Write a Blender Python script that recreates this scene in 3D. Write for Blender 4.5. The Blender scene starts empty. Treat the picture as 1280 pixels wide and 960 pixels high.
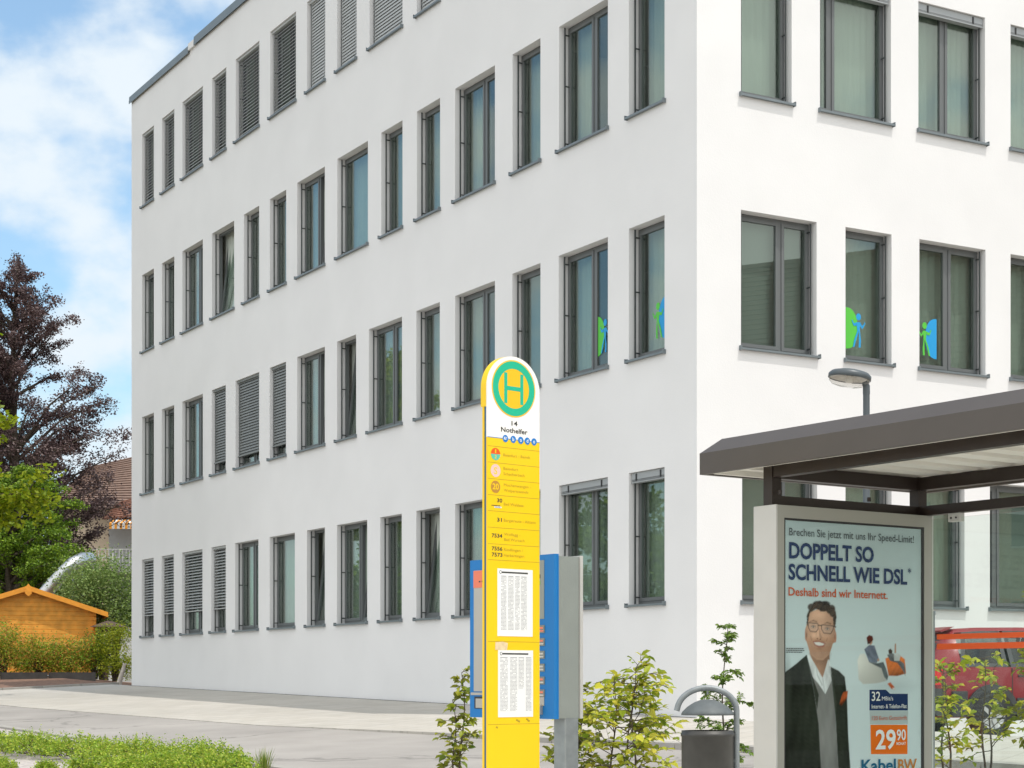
import bpy, math, random
from mathutils import Vector, Matrix, noise
R = math.radians
random.seed(7)
SC = bpy.context.scene
COL = SC.collection

# ------------------------------------------------------------------ camera
# the camera sits at eye height, 1.55 m above the path; z = 0 is the eye level
FPX = 2254.0
cam_d = bpy.data.cameras.new('camera')
cam = bpy.data.objects.new('camera', cam_d)
COL.objects.link(cam)
cam.location = (0, 0, 0)
cam.rotation_euler = (R(90), 0, 0)
cam_d.sensor_width = 36.0
cam_d.lens = FPX / 1280.0 * 36.0
cam_d.shift_y = (851 - 480) / 1280.0
cam_d.clip_start = 0.1
cam_d.clip_end = 2000
SC.camera = cam

# ------------------------------------------------------------------ light
SUN = Vector((0.8144, -0.683, 2.65)).normalized()
SUN_EL = math.asin(SUN.z)
SUN_AZ = math.atan2(SUN.x, SUN.y)
wd = bpy.data.worlds.new('World')
SC.world = wd
wd.use_nodes = True
nt = wd.node_tree
nt.nodes.clear()
def wn(t, **k):
    n = nt.nodes.new(t)
    for a, v in k.items():
        setattr(n, a, v)
    return n
out = wn('ShaderNodeOutputWorld')
bg = wn('ShaderNodeBackground')
bg.inputs['Strength'].default_value = 0.15
sky = wn('ShaderNodeTexSky', sky_type='NISHITA')
sky.sun_disc = False
sky.sun_elevation = SUN_EL
sky.sun_rotation = SUN_AZ
sky.altitude = 450
sky.air_density = 1.0
sky.dust_density = 2.4
sky.ozone_density = 0.5
tc = wn('ShaderNodeTexCoord')
mp = wn('ShaderNodeMapping')
mp.inputs['Location'].default_value = (3.7, 5.7, 1.825)
mp.inputs['Scale'].default_value = (1.0, 1.0, 1.5)
n1 = wn('ShaderNodeTexNoise')
n1.inputs['Scale'].default_value = 13.0
n1.inputs['Detail'].default_value = 7
n1.inputs['Roughness'].default_value = 0.5
rp = wn('ShaderNodeValToRGB')
rp.color_ramp.elements[0].color = (0.08, 0.08, 0.08, 1)
rp.color_ramp.elements[0].position = 0.41
rp.color_ramp.elements[1].position = 0.64
rp.color_ramp.interpolation = 'EASE'
mx = wn('ShaderNodeMixRGB')
mx.inputs['Color2'].default_value = (4.3, 4.45, 4.5, 1)
L = nt.links.new
L(tc.outputs['Generated'], mp.inputs['Vector'])
L(mp.outputs['Vector'], n1.inputs['Vector'])
# unseen, brighter cloud added overhead and behind the camera to fill shaded walls
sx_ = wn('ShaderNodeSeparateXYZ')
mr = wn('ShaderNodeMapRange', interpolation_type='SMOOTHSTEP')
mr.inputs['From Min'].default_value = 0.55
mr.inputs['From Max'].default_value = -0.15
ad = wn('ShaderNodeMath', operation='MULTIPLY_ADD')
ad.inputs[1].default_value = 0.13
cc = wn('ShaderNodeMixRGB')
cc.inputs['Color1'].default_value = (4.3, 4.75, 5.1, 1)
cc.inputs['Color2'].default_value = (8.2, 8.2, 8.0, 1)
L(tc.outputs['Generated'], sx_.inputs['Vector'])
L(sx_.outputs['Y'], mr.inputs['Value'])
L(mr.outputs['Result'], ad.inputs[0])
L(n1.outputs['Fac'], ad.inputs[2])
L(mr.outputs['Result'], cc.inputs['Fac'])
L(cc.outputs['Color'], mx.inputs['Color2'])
L(ad.outputs['Value'], rp.inputs['Fac'])
L(rp.outputs['Color'], mx.inputs['Fac'])
tn = wn('ShaderNodeMixRGB', blend_type='MULTIPLY')
tn.inputs['Fac'].default_value = 1.0
tn.inputs['Color2'].default_value = (0.95, 1.14, 1.13, 1)
L(sky.outputs['Color'], tn.inputs['Color1'])
L(tn.outputs['Color'], mx.inputs['Color1'])
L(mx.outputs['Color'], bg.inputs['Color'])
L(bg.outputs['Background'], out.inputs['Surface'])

sd = bpy.data.lights.new('sun', 'SUN')
sd.energy = 2.0
sd.angle = R(0.5)
sd.color = (1.0, 0.95, 0.88)
so = bpy.data.objects.new('sun', sd)
so.rotation_euler = SUN.to_track_quat('Z', 'Y').to_euler()
so.location = (20, -20, 40)
COL.objects.link(so)

SC.view_settings.view_transform = 'Standard'
SC.view_settings.look = 'None'
SC.view_settings.exposure = 0.39
SC.view_settings.gamma = 1.0
SC.view_settings.use_curve_mapping = False
SC.render.engine = 'CYCLES'
SC.cycles.max_bounces = 8
SC.cycles.transparent_max_bounces = 12
SC.cycles.use_denoising = True

# ------------------------------------------------------------------ helpers
def mat(name, col, rough=0.6, metal=0.0, var=0.0, scale=8.0, bump=0.0, bscale=60.0, spec=0.5, coords='Object'):
    m = bpy.data.materials.new(name)
    m.use_nodes = True
    t = m.node_tree
    b = t.nodes['Principled BSDF']
    b.inputs['Base Color'].default_value = (*col, 1)
    b.inputs['Roughness'].default_value = rough
    b.inputs['Metallic'].default_value = metal
    b.inputs['Specular IOR Level'].default_value = spec
    tc = t.nodes.new('ShaderNodeTexCoord')
    if var:
        n = t.nodes.new('ShaderNodeTexNoise')
        n.inputs['Scale'].default_value = scale
        n.inputs['Detail'].default_value = 6
        r = t.nodes.new('ShaderNodeValToRGB')
        r.color_ramp.elements[0].position = 0.3
        r.color_ramp.elements[1].position = 0.7
        r.color_ramp.elements[0].color = (*[max(0, c * (1 - var)) for c in col], 1)
        r.color_ramp.elements[1].color = (*[min(1, c * (1 + var)) for c in col], 1)
        t.links.new(tc.outputs[coords], n.inputs['Vector'])
        t.links.new(n.outputs['Fac'], r.inputs['Fac'])
        t.links.new(r.outputs['Color'], b.inputs['Base Color'])
    if bump:
        n2 = t.nodes.new('ShaderNodeTexNoise')
        n2.inputs['Scale'].default_value = bscale
        n2.inputs['Detail'].default_value = 4
        bp = t.nodes.new('ShaderNodeBump')
        bp.inputs['Strength'].default_value = bump
        bp.inputs['Distance'].default_value = 0.02
        t.links.new(tc.outputs[coords], n2.inputs['Vector'])
        t.links.new(n2.outputs['Fac'], bp.inputs['Height'])
        t.links.new(bp.outputs['Normal'], b.inputs['Normal'])
    return m

def leafmat(name, cols, trans=0.35, rough=0.5, spec=0.35):
    """leaves: each leaf takes its own colour from the list; part of the sun shines through"""
    m = bpy.data.materials.new(name)
    m.use_nodes = True
    t = m.node_tree
    b = t.nodes['Principled BSDF']
    g = t.nodes.new('ShaderNodeNewGeometry')
    r = t.nodes.new('ShaderNodeValToRGB')
    r.color_ramp.interpolation = 'LINEAR'
    e = r.color_ramp.elements
    for i, c in enumerate(cols):
        p = i / (len(cols) - 1)
        el = e[i] if i < 1 else (e[-1] if i == len(cols) - 1 else e.new(p))
        el.position = p
        el.color = (*c, 1)
    t.links.new(g.outputs['Random Per Island'], r.inputs['Fac'])
    t.links.new(r.outputs['Color'], b.inputs['Base Color'])
    b.inputs['Roughness'].default_value = rough
    b.inputs['Specular IOR Level'].default_value = spec
    tr = t.nodes.new('ShaderNodeBsdfTranslucent')
    t.links.new(r.outputs['Color'], tr.inputs['Color'])
    mixs = t.nodes.new('ShaderNodeMixShader')
    mixs.inputs['Fac'].default_value = trans
    o = t.nodes['Material Output']
    t.links.new(b.outputs['BSDF'], mixs.inputs[1])
    t.links.new(tr.outputs['BSDF'], mixs.inputs[2])
    t.links.new(mixs.outputs['Shader'], o.inputs['Surface'])
    return m

def glassmat(name, tint, ior=1.5, boost=1.0, rough=0.0, col=(1, 1, 1)):
    m = bpy.data.materials.new(name)
    m.use_nodes = True
    t = m.node_tree
    t.nodes.remove(t.nodes['Principled BSDF'])
    tr = t.nodes.new('ShaderNodeBsdfTransparent')
    tr.inputs['Color'].default_value = (*tint, 1)
    gl = t.nodes.new('ShaderNodeBsdfGlossy')
    gl.inputs['Roughness'].default_value = rough
    gl.inputs['Color'].default_value = (*col, 1)
    fr = t.nodes.new('ShaderNodeFresnel')
    ge = t.nodes.new('ShaderNodeNewGeometry')          # same reflectance from both sides of the thin pane
    pa = t.nodes.new('ShaderNodeMath'); pa.operation = 'MULTIPLY_ADD'
    pa.inputs[1].default_value = 1.0/ior - ior; pa.inputs[2].default_value = ior
    t.links.new(ge.outputs['Backfacing'], pa.inputs[0])
    t.links.new(pa.outputs['Value'], fr.inputs['IOR'])
    mu = t.nodes.new('ShaderNodeMath')
    mu.operation = 'MULTIPLY'
    mu.use_clamp = True
    mu.inputs[1].default_value = boost
    ms = t.nodes.new('ShaderNodeMixShader')
    t.links.new(fr.outputs['Fac'], mu.inputs[0])
    t.links.new(mu.outputs['Value'], ms.inputs['Fac'])
    t.links.new(tr.outputs['BSDF'], ms.inputs[1])
    t.links.new(gl.outputs['BSDF'], ms.inputs[2])
    t.links.new(ms.outputs['Shader'], t.nodes['Material Output'].inputs['Surface'])
    return m

class MB:
    def __init__(self):
        self.v = []; self.f = []; self.mi = []; self.sm = []
    def add(self, vs, fs, mi=0, smooth=False):
        o = len(self.v)
        self.v += [tuple(p) for p in vs]
        for f in fs:
            self.f.append(tuple(i + o for i in f)); self.mi.append(mi); self.sm.append(smooth)
        return self
    def box(self, x0, x1, y0, y1, z0, z1, mi=0):
        vs = [(x0,y0,z0),(x1,y0,z0),(x1,y1,z0),(x0,y1,z0),(x0,y0,z1),(x1,y0,z1),(x1,y1,z1),(x0,y1,z1)]
        return self.add(vs, [(0,3,2,1),(4,5,6,7),(0,1,5,4),(1,2,6,5),(2,3,7,6),(3,0,4,7)], mi)
    def bbox(self, x0, x1, y0, y1, z0, z1, b, mi=0):
        """box with its four upright edges cut by b"""
        p = [(x0+b,y0),(x1-b,y0),(x1,y0+b),(x1,y1-b),(x1-b,y1),(x0+b,y1),(x0,y1-b),(x0,y0+b)]
        return self.prism(p, z0, z1, mi)
    def prism(self, poly, a, b, mi=0, axis='z', smooth=False):
        """polygon swept from a to b along an axis; poly in the two other axes (x,y | x,z | y,z)"""
        def P(p, h):
            return (p[0],p[1],h) if axis == 'z' else ((p[0],h,p[1]) if axis == 'y' else (h,p[0],p[1]))
        n = len(poly)
        vs = [P(p, a) for p in poly] + [P(p, b) for p in poly]
        self.add(vs, [tuple(range(n)), tuple(range(2*n-1, n-1, -1))], mi)
        self.add(vs, [(i, (i+1) % n, n + (i+1) % n, n + i) for i in range(n)], mi, smooth)
        return self
    def flat(self, poly, y, mi=0):
        """flat print lying in the x-z plane"""
        return self.add([(p[0], y, p[1]) for p in poly], [tuple(range(len(poly)))], mi)
    def tube(self, pts, r, n=10, mi=0, cap=True):
        pts = [Vector(p) for p in pts]
        rs = r if isinstance(r, (list, tuple)) else [r] * len(pts)
        vs = []
        up = None
        for i, p in enumerate(pts):
            d = (pts[min(i+1, len(pts)-1)] - pts[max(i-1, 0)]).normalized()
            if up is None:
                up = Vector((0,0,1)) if abs(d.z) < 0.9 else Vector((1,0,0))
            a = d.cross(up)
            if a.length < 1e-5:
                a = d.orthogonal()
            a.normalize(); b = a.cross(d).normalized(); up = b
            for k in range(n):
                t = 2*math.pi*k/n
                vs.append(p + (a*math.cos(t) + b*math.sin(t)) * rs[i])
        fs = []
        for i in range(len(pts)-1):
            for k in range(n):
                fs.append((i*n+k, i*n+(k+1) % n, (i+1)*n+(k+1) % n, (i+1)*n+k))
        self.add(vs, fs, mi, True)
        if cap:
            self.add(vs[:n], [tuple(range(n-1,-1,-1))], mi)
            self.add(vs[-n:], [tuple(range(n))], mi)
        return self
    def lathe(self, prof, n=24, c=(0,0), mi=0):
        vs = []
        for r, z in prof:
            for k in range(n):
                t = 2*math.pi*k/n
                vs.append((c[0]+r*math.cos(t), c[1]+r*math.sin(t), z))
        fs = []
        for i in range(len(prof)-1):
            for k in range(n):
                fs.append((i*n+k, i*n+(k+1) % n, (i+1)*n+(k+1) % n, (i+1)*n+k))
        return self.add(vs, fs, mi, True)
    def mesh(self, name, mats):
        me = bpy.data.meshes.new(name)
        me.from_pydata(self.v, [], self.f)
        for m in (mats if isinstance(mats, (list, tuple)) else [mats]):
            me.materials.append(m)
        me.polygons.foreach_set('material_index', self.mi)
        me.polygons.foreach_set('use_smooth', self.sm)
        me.update()
        return me
    def build(self, name, mats, parent=None, loc=None, rz=0.0):
        return link(name, self.mesh(name, mats), parent, loc, rz)

def link(name, data, parent=None, loc=None, rz=0.0):
    o = bpy.data.objects.new(name, data)
    COL.objects.link(o)
    if parent is not None:
        o.parent = parent
    if loc is not None:
        o.location = loc
    if rz:
        o.rotation_euler = (0, 0, rz)
    return o

def thing(name, label, cat, loc=(0,0,0), rz=0.0, group=None):
    o = link(name, None, None, loc, rz)
    o.empty_display_size = 0.2
    o['label'] = label; o['category'] = cat
    if group: o['group'] = group
    return o

def struct(o, kind='structure'):
    o['kind'] = kind
    return o

def ring(cx, cz, rx, rz, n=40):
    return [(cx + rx*math.cos(2*math.pi*i/n), cz + rz*math.sin(2*math.pi*i/n)) for i in range(n)]

_caps = {}
def text(body, x, z, width, cap, m, parent, y=0.0, bold=0.0, name='lettering'):
    """one line of lettering as a flat mesh: left end x, baseline z, given width and capital height"""
    def raw(s):
        c = bpy.data.curves.new('lettering', 'FONT')
        c.body = s; c.size = 1.0; c.offset = bold; c.resolution_u = 3
        o = bpy.data.objects.new('lettering', c)
        COL.objects.link(o)
        dg = bpy.context.evaluated_depsgraph_get()
        me = bpy.data.meshes.new_from_object(o.evaluated_get(dg))
        bpy.data.objects.remove(o); bpy.data.curves.remove(c)
        return me
    if bold not in _caps:
        h = raw('H'); ys = [v.co.y for v in h.vertices]
        _caps[bold] = (min(ys), max(ys)); bpy.data.meshes.remove(h)
    lo, hi = _caps[bold]
    me = raw(body)
    xs = [v.co.x for v in me.vertices]
    x0, x1 = min(xs), max(xs)
    sx = width / (x1 - x0); sz = cap / (hi - lo)
    for v in me.vertices:
        v.co = ((v.co.x - x0)*sx + x, y, (v.co.y - lo)*sz + z)
    me.name = name
    me.materials.clear(); me.materials.append(m)
    return link(name, me, parent)

# the ground: slopes gently down towards the camera and along the facade
X0, Y0 = 2.511, 24.5                       # near corner of the office block
D1 = Vector((-0.5033, 0.8641, 0)); N1 = Vector((-0.8641, -0.5033, 0))   # long facade: direction, outward normal
D2 = Vector((0.8641, 0.5033, 0)); N2 = Vector((0.5033, -0.8641, 0))     # sunny facade
A_LEFT = math.atan2(-D1.y, -D1.x)          # local x runs left to right seen from outside
A_RIGHT = math.atan2(D2.y, D2.x)
def gwt(w, t):
    return -0.504 + 0.0161*max(-60, min(t, 60)) - (0.05*min(w, 25) if w > 0 else 0.08*min(-w, 12)) + (min(0.18, 0.03*(t-25.8)) if t > 25.8 else 0)
def wt(x, y):
    return ((x-X0)*N1.x + (y-Y0)*N1.y, (x-X0)*D1.x + (y-Y0)*D1.y)
def gz(x, y):
    return gwt(*wt(x, y))
def xy(w, t):
    return (X0 + N1.x*w + D1.x*t, Y0 + N1.y*w + D1.y*t)
def at(px, Y):
    """plan position of a column of the view at depth Y"""
    return ((px - 640.0) / FPX * Y, Y)
# ------------------------------------------------------------------ materials
M = {}
M['plaster'] = mat('white plaster', (0.745, 0.745, 0.75), 0.85, var=0.025, scale=0.9, bump=0.10, bscale=45, spec=0.2)
M['anthracite'] = mat('anthracite frame', (0.125, 0.135, 0.138), 0.45)
M['slat_dark'] = mat('dark blind slat', (0.21, 0.225, 0.225), 0.6)
M['rail'] = mat('dark rail', (0.03, 0.036, 0.038), 0.45)
M['sill'] = mat('grey sheet metal', (0.17, 0.20, 0.215), 0.45, metal=0.3, var=0.06, scale=3)
M['slat'] = mat('grey blind slat', (0.42, 0.435, 0.435), 0.55)
M['blindbox'] = mat('light blind stack', (0.34, 0.36, 0.37), 0.5, metal=0.2)
M['dark'] = mat('black plastic', (0.02, 0.02, 0.022), 0.5)
M['curtain'] = mat('pale green curtain', (0.50, 0.54, 0.50), 0.9, spec=0.1)
M['curtain_dim'] = mat('grey roller screen', (0.30, 0.33, 0.32), 0.9, spec=0.1)
M['interior'] = mat('office interior', (0.55, 0.55, 0.50), 0.9, var=0.05)
M['pane'] = glassmat('window glass', (0.80, 0.85, 0.82), 1.52, 1.6, col=(0.84, 0.90, 0.86))
M['handle'] = mat('white window fitting', (0.7, 0.7, 0.7), 0.4)
M['green'] = mat('green sticker', (0.09, 0.52, 0.05), 0.5)
M['blue'] = mat('blue sticker', (0.01, 0.31, 0.66), 0.5)
M['stickerback'] = mat('frosted sticker', (0.42, 0.46, 0.43), 0.7)
M['asphalt'] = mat('pale worn asphalt', (0.315, 0.295, 0.275), 0.92, var=0.08, scale=1.1, bump=0.3, bscale=70)
M['paving'] = mat('light paving', (0.46, 0.435, 0.395), 0.9, var=0.05, scale=2.0, bump=0.15, bscale=60)
M['path'] = mat('pale path', (0.64, 0.61, 0.55), 0.9, var=0.05, scale=2)  # lightened so the unseen ground bounces more light under the shelter roof
M['kerb'] = mat('kerb concrete', (0.34, 0.325, 0.30), 0.9, var=0.12, scale=6, bump=0.3)
M['soil'] = mat('ground soil', (0.13, 0.11, 0.07), 0.95, var=0.3, scale=1.5, bump=0.5, bscale=20)
M['mulch'] = mat('bark mulch', (0.19, 0.11, 0.075), 0.95, var=0.35, scale=9, bump=0.8, bscale=25)
M['gravel'] = mat('bed gravel', (0.42, 0.38, 0.36), 0.9, var=0.3, scale=18, bump=0.9, bscale=24)
M['joint'] = mat('dark joint', (0.06, 0.06, 0.055), 0.95, var=0.3, scale=10)

def pave(m, bw, bh, mortar, dark, rot=0.0, stain=0.10):
    """lay joints and worn patches over a paving material"""
    t = m.node_tree; b = t.nodes['Principled BSDF']
    old = b.inputs['Base Color'].links[0].from_socket
    tc = t.nodes.new('ShaderNodeTexCoord'); mp = t.nodes.new('ShaderNodeMapping'); mp.inputs['Rotation'].default_value = (0, 0, rot)
    t.links.new(tc.outputs['Object'], mp.inputs['Vector'])
    n = t.nodes.new('ShaderNodeTexNoise'); n.inputs['Scale'].default_value = 0.35; n.inputs['Detail'].default_value = 8; n.inputs['Roughness'].default_value = 0.65
    t.links.new(mp.outputs['Vector'], n.inputs['Vector'])
    mr = t.nodes.new('ShaderNodeMapRange'); mr.inputs['From Min'].default_value = 0.3; mr.inputs['From Max'].default_value = 0.7
    mr.inputs['To Min'].default_value = 1-stain; mr.inputs['To Max'].default_value = 1+stain*0.6
    t.links.new(n.outputs['Fac'], mr.inputs['Value'])
    mu = t.nodes.new('ShaderNodeMixRGB'); mu.blend_type = 'MULTIPLY'; mu.inputs['Fac'].default_value = 1
    t.links.new(old, mu.inputs['Color1']); t.links.new(mr.outputs['Result'], mu.inputs['Color2'])
    last = mu.outputs['Color']
    if bw:
        br = t.nodes.new('ShaderNodeTexBrick'); br.inputs['Scale'].default_value = 1.0
        br.inputs['Brick Width'].default_value = bw; br.inputs['Row Height'].default_value = bh; br.inputs['Mortar Size'].default_value = mortar
        br.inputs['Color1'].default_value = (1, 1, 1, 1); br.inputs['Color2'].default_value = (0.93, 0.92, 0.90, 1); br.inputs['Mortar'].default_value = (dark, dark, dark*0.97, 1)
        t.links.new(mp.outputs['Vector'], br.inputs['Vector'])
        m2 = t.nodes.new('ShaderNodeMixRGB'); m2.blend_type = 'MULTIPLY'; m2.inputs['Fac'].default_value = 1
        t.links.new(last, m2.inputs['Color1']); t.links.new(br.outputs['Color'], m2.inputs['Color2']); last = m2.outputs['Color']
    else:
        vo = t.nodes.new('ShaderNodeTexVoronoi'); vo.feature = 'DISTANCE_TO_EDGE'; vo.inputs['Scale'].default_value = 0.22
        ns = t.nodes.new('ShaderNodeTexNoise'); ns.inputs['Scale'].default_value = 1.3; ns.inputs['Detail'].default_value = 5
        va = t.nodes.new('ShaderNodeVectorMath'); va.operation = 'MULTIPLY_ADD'; va.inputs[1].default_value = (1.6, 1.6, 0)
        t.links.new(mp.outputs['Vector'], ns.inputs['Vector']); t.links.new(ns.outputs['Color'], va.inputs[0]); t.links.new(mp.outputs['Vector'], va.inputs[2])
        t.links.new(va.outputs['Vector'], vo.inputs['Vector'])
        r2 = t.nodes.new('ShaderNodeMapRange'); r2.inputs['From Max'].default_value = 0.012; r2.inputs['To Min'].default_value = 0.62; r2.inputs['To Max'].default_value = 1
        t.links.new(vo.outputs['Distance'], r2.inputs['Value'])
        m2 = t.nodes.new('ShaderNodeMixRGB'); m2.blend_type = 'MULTIPLY'; m2.inputs['Fac'].default_value = 1
        t.links.new(last, m2.inputs['Color1']); t.links.new(r2.outputs['Result'], m2.inputs['Color2']); last = m2.outputs['Color']
    t.links.new(last, b.inputs['Base Color'])
pave(M['paving'], 0.30, 0.30, 0.012, 0.80, A_LEFT, 0.10)
pave(M['asphalt'], 0, 0, 0, 0, A_LEFT, 0.16)

# ------------------------------------------------------------------ ground sheets
def sheet(name, ws, ts, dz, m, kind='structure'):
    b = MB()
    nt_ = len(ts)
    for w in ws:
        for t in ts:
            x, y = xy(w, t); b.v.append((x, y, gwt(w, t) + (dz(t) if callable(dz) else dz)))
    for i in range(len(ws)-1):
        for j in range(nt_-1):
            b.f.append((i*nt_+j, (i+1)*nt_+j, (i+1)*nt_+j+1, i*nt_+j+1)); b.mi.append(0); b.sm.append(False)
    return struct(b.build(name, m), kind)
sheet('ground', [-900, -12, 0, 25, 900], [-900, -60, 0, 25.8, 31.8, 60, 900], -0.16, M['soil'])
sheet('road', [1.0, 7.05], [-60, -2, 4, 25.6], lambda t: -0.06 if t < 0 else -0.010, M['asphalt'])
# pavement beside the block; its kerb line bends, and the kerb grows towards the right
def strip(name, edge, z0, z1, m, inner=0.0):
    b = MB()
    for w, t in edge:
        for ww, d in ((inner, z0), (w, z0), (w, z1)):
            x, y = xy(ww, t); b.v.append((x, y, gwt(ww, t) + d))
    for i in range(len(edge)-1):
        for k in (0, 1):
            b.f.append((3*i+k, 3*i+k+1, 3*i+4+k, 3*i+3+k)); b.mi.append(0); b.sm.append(False)
    return struct(b.build(name, m))
KE = [(2.0, -40), (2.25, -10), (2.55, -4.5), (3.5, 0.5), (4.4, 4.7), (5.05, 15), (5.15, 25.6)]
strip('pavement', KE, 0.0, -0.16, M['paving'])
kb = MB()
for (w0, t0), (w1, t1) in zip(KE[:-4], KE[1:-3]):
    n = max(1, int((t1-t0)/1.0))
    for i in range(n):
        a, c = i/n, (i+0.985)/n
        q = []
        for f in (a, c):
            w = w0+(w1-w0)*f; t = t0+(t1-t0)*f
            lift = 0.012 if t < -2 else 0.006
            for ww in (w-0.02, w+0.12):
                x, y = xy(ww, t); q.append((x, y, gwt(ww, t)-0.3)); q.append((x, y, gwt(ww, t)+lift))
        kb.add(q, [(1,3,7,5), (2,6,7,3), (0,1,5,4), (0,2,3,1), (4,5,7,6)])
struct(kb.build('kerb', M['kerb']))
sheet('forecourt', [-12, 0], [-60, -0.0], 0.0, M['paving'])
sheet('path', [7.05, 25], [-60, -8.2, -6.2], -0.04, M['path'])
sheet('bounce_sheet', [4.6, 7.05], [-60, -8.2], -0.03, M['path'])  # unseen pale sheet added to bounce light up to the shelter soffit
sheet('mulch_bed', [-3, 0, 9], [25.8, 31.8, 42], -0.03, M['mulch'])
cb = MB()
for (t0, t1, h) in ((25.55, 25.75, 0.07),):
    for i in range(11):
        w0, w1 = -0.2+i*1.0, -0.2+i*1.0+0.985
        q = []
        for w in (w0, w1):
            for t in (t0, t1):
                x, y = xy(w, t); q.append((x, y, gwt(max(w,0), t)-0.3)); q.append((x, y, gwt(max(w,0), t)+h-0.02))
        cb.add(q, [(1,3,7,5), (2,6,7,3), (0,1,5,4), (0,2,3,1), (4,5,7,6)])
struct(cb.build('bed_kerb', M['kerb']))
sheet('gravel_bed', [7.15, 14], [-6, 14], -0.03, M['gravel'])
gk = MB()
for i in range(24):
    t0, t1 = -8+i*1.0, -8+i*1.0+0.985
    q = []
    for t in (t0, t1):
        for w in (7.02, 7.16):
            x, y = xy(w, t); q.append((x, y, gwt(w, t)-0.3)); q.append((x, y, gwt(w, t)+0.0))
    gk.add(q, [(1,5,7,3), (2,3,7,6), (0,4,5,1), (0,1,3,2), (4,6,7,5)])
struct(gk.build('bed_edging', M['kerb']))
jb = MB()
for i in range(48):                                     # moss-filled gap where the paving meets the wall
    t0, t1 = i*0.5, i*0.5+0.5
    w0 = 0.02+0.015*random.random()
    q = []
    for t in (t0, t1):
        for w in (-0.005, w0+0.012):
            x, y = xy(w, t); q.append((x, y, gwt(max(w,0), t)+0.004))
    jb.add(q, [(0,1,3,2)])
struct(jb.build('pavement_joint', M['joint']))

# ------------------------------------------------------------------ the office block
office = thing('office_building', 'white four storey office block with rows of tall grey framed windows', 'office building', (X0, Y0, -0.504))
ZB = 0.504                                             # office-local z = world z + ZB
ROWS = [(11.68, 13.47), (8.10, 10.00), (4.60, 6.50), (1.09, 2.985)]
LEFT = {
 0: [(22.24,23.12),(20.79,21.66),(18.90,20.24),(17.45,18.32),(15.55,16.89),(13.62,14.96),(12.20,13.07),(10.78,11.65),(8.87,10.22),(7.44,8.31),(5.54,6.90),(4.11,4.97),(2.20,3.56),(0.76,1.65)],
 1: [(22.24,23.12),(20.79,21.66),(18.90,20.24),(16.98,18.32),(15.56,16.42),(14.12,14.98),(12.22,13.56),(10.29,11.64),(8.87,9.73),(7.44,8.31),(5.54,6.90),(4.11,4.97),(2.20,3.56),(0.76,1.65)],
 2: [(22.24,23.12),(20.80,21.67),(18.90,20.25),(17.48,18.34),(15.56,16.90),(14.13,14.99),(12.22,13.56),(10.80,11.65),(8.89,10.25),(7.45,8.33),(5.54,6.90),(4.11,4.98),(2.20,3.57),(0.76,1.65)],
 3: [(22.26,23.14),(20.82,21.69),(18.92,20.27),(17.48,18.37),(15.60,16.93),(13.68,14.99),(12.22,13.08),(10.32,11.66),(8.90,9.77),(7.45,8.33),(5.54,6.90),(4.11,4.98),(2.20,3.56),(0.76,1.65)],
}
RIGHT = {
 0: [(0.75,1.64),(2.15,3.48),(4.01,5.35),(5.88,6.75),(7.30,8.64),(9.18,10.05),(10.6,11.94)],
 1: [(0.75,1.64),(2.15,3.48),(4.01,5.35),(5.88,6.75),(7.30,8.64),(9.18,10.05),(10.6,11.94)],
 2: [(0.75,2.09),(2.62,3.49),(4.03,5.36),(5.88,7.20),(7.75,8.62),(9.18,10.05),(10.6,11.94)],
 3: [(0.77,2.10),(2.62,3.49),(4.05,4.93),(5.45,6.80),(7.30,8.64),(9.18,10.05),(10.6,11.94)],
}
LEN_L, LEN_R = 23.92, 18.0
TOP = 14.55
RD = 0.235                                             # reveal depth
def facade(b, rows, length, left):
    """wall face with real openings and reveals, in facade coordinates (x along, y inward, z)"""
    def X(u): return -u if left else u
    def q(u0, u1, z0, z1):
        b.add([(X(u0),0,z0),(X(u1),0,z0),(X(u1),0,z1),(X(u0),0,z1)], [(0,1,2,3)])
    zs = -1.6
    for ri in (3, 2, 1, 0):
        z0, z1 = ROWS[ri]
        q(0, length, zs, z0)
        ops = sorted(rows[ri]); cur = 0
        for a, c in ops:
            q(cur, a, z0, z1); cur = c
            for u in (a, c):
                b.add([(X(u),0,z0),(X(u),RD,z0),(X(u),RD,z1),(X(u),0,z1)], [(0,1,2,3)])
            for z in (z0, z1):
                b.add([(X(a),0,z),(X(c),0,z),(X(c),RD,z),(X(a),RD,z)], [(0,1,2,3)])
        q(cur, length, z0, z1); zs = z1
    q(0, length, zs, TOP)
def to_office(b, ang):
    c, s = math.cos(ang), math.sin(ang)
    b.v = [(x*c - y*s, x*s + y*c, z + ZB) for x, y, z in b.v]
    return b
wl = MB(); facade(wl, LEFT, LEN_L, True); to_office(wl, A_LEFT)
wr = MB(); facade(wr, RIGHT, LEN_R, False); to_office(wr, A_RIGHT)
wl.add(wr.v, wr.f)
cA = Vector((0,0,0)); cB = D1*LEN_L; cC = D1*LEN_L + D2*LEN_R; cD = D2*LEN_R
zb, ztp = -1.6+ZB, TOP+ZB
for p, q_ in ((cB, cC), (cC, cD)):
    wl.add([(p.x,p.y,zb),(q_.x,q_.y,zb),(q_.x,q_.y,ztp),(p.x,p.y,ztp)], [(0,1,2,3)])
wl.build('wall', M['plaster'], office)
rf = MB()
rf.add([(p.x,p.y,TOP-0.15+ZB) for p in (cA,cB,cC,cD)], [(0,1,2,3)])
rf.build('flat_roof', M['sill'], office)
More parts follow.
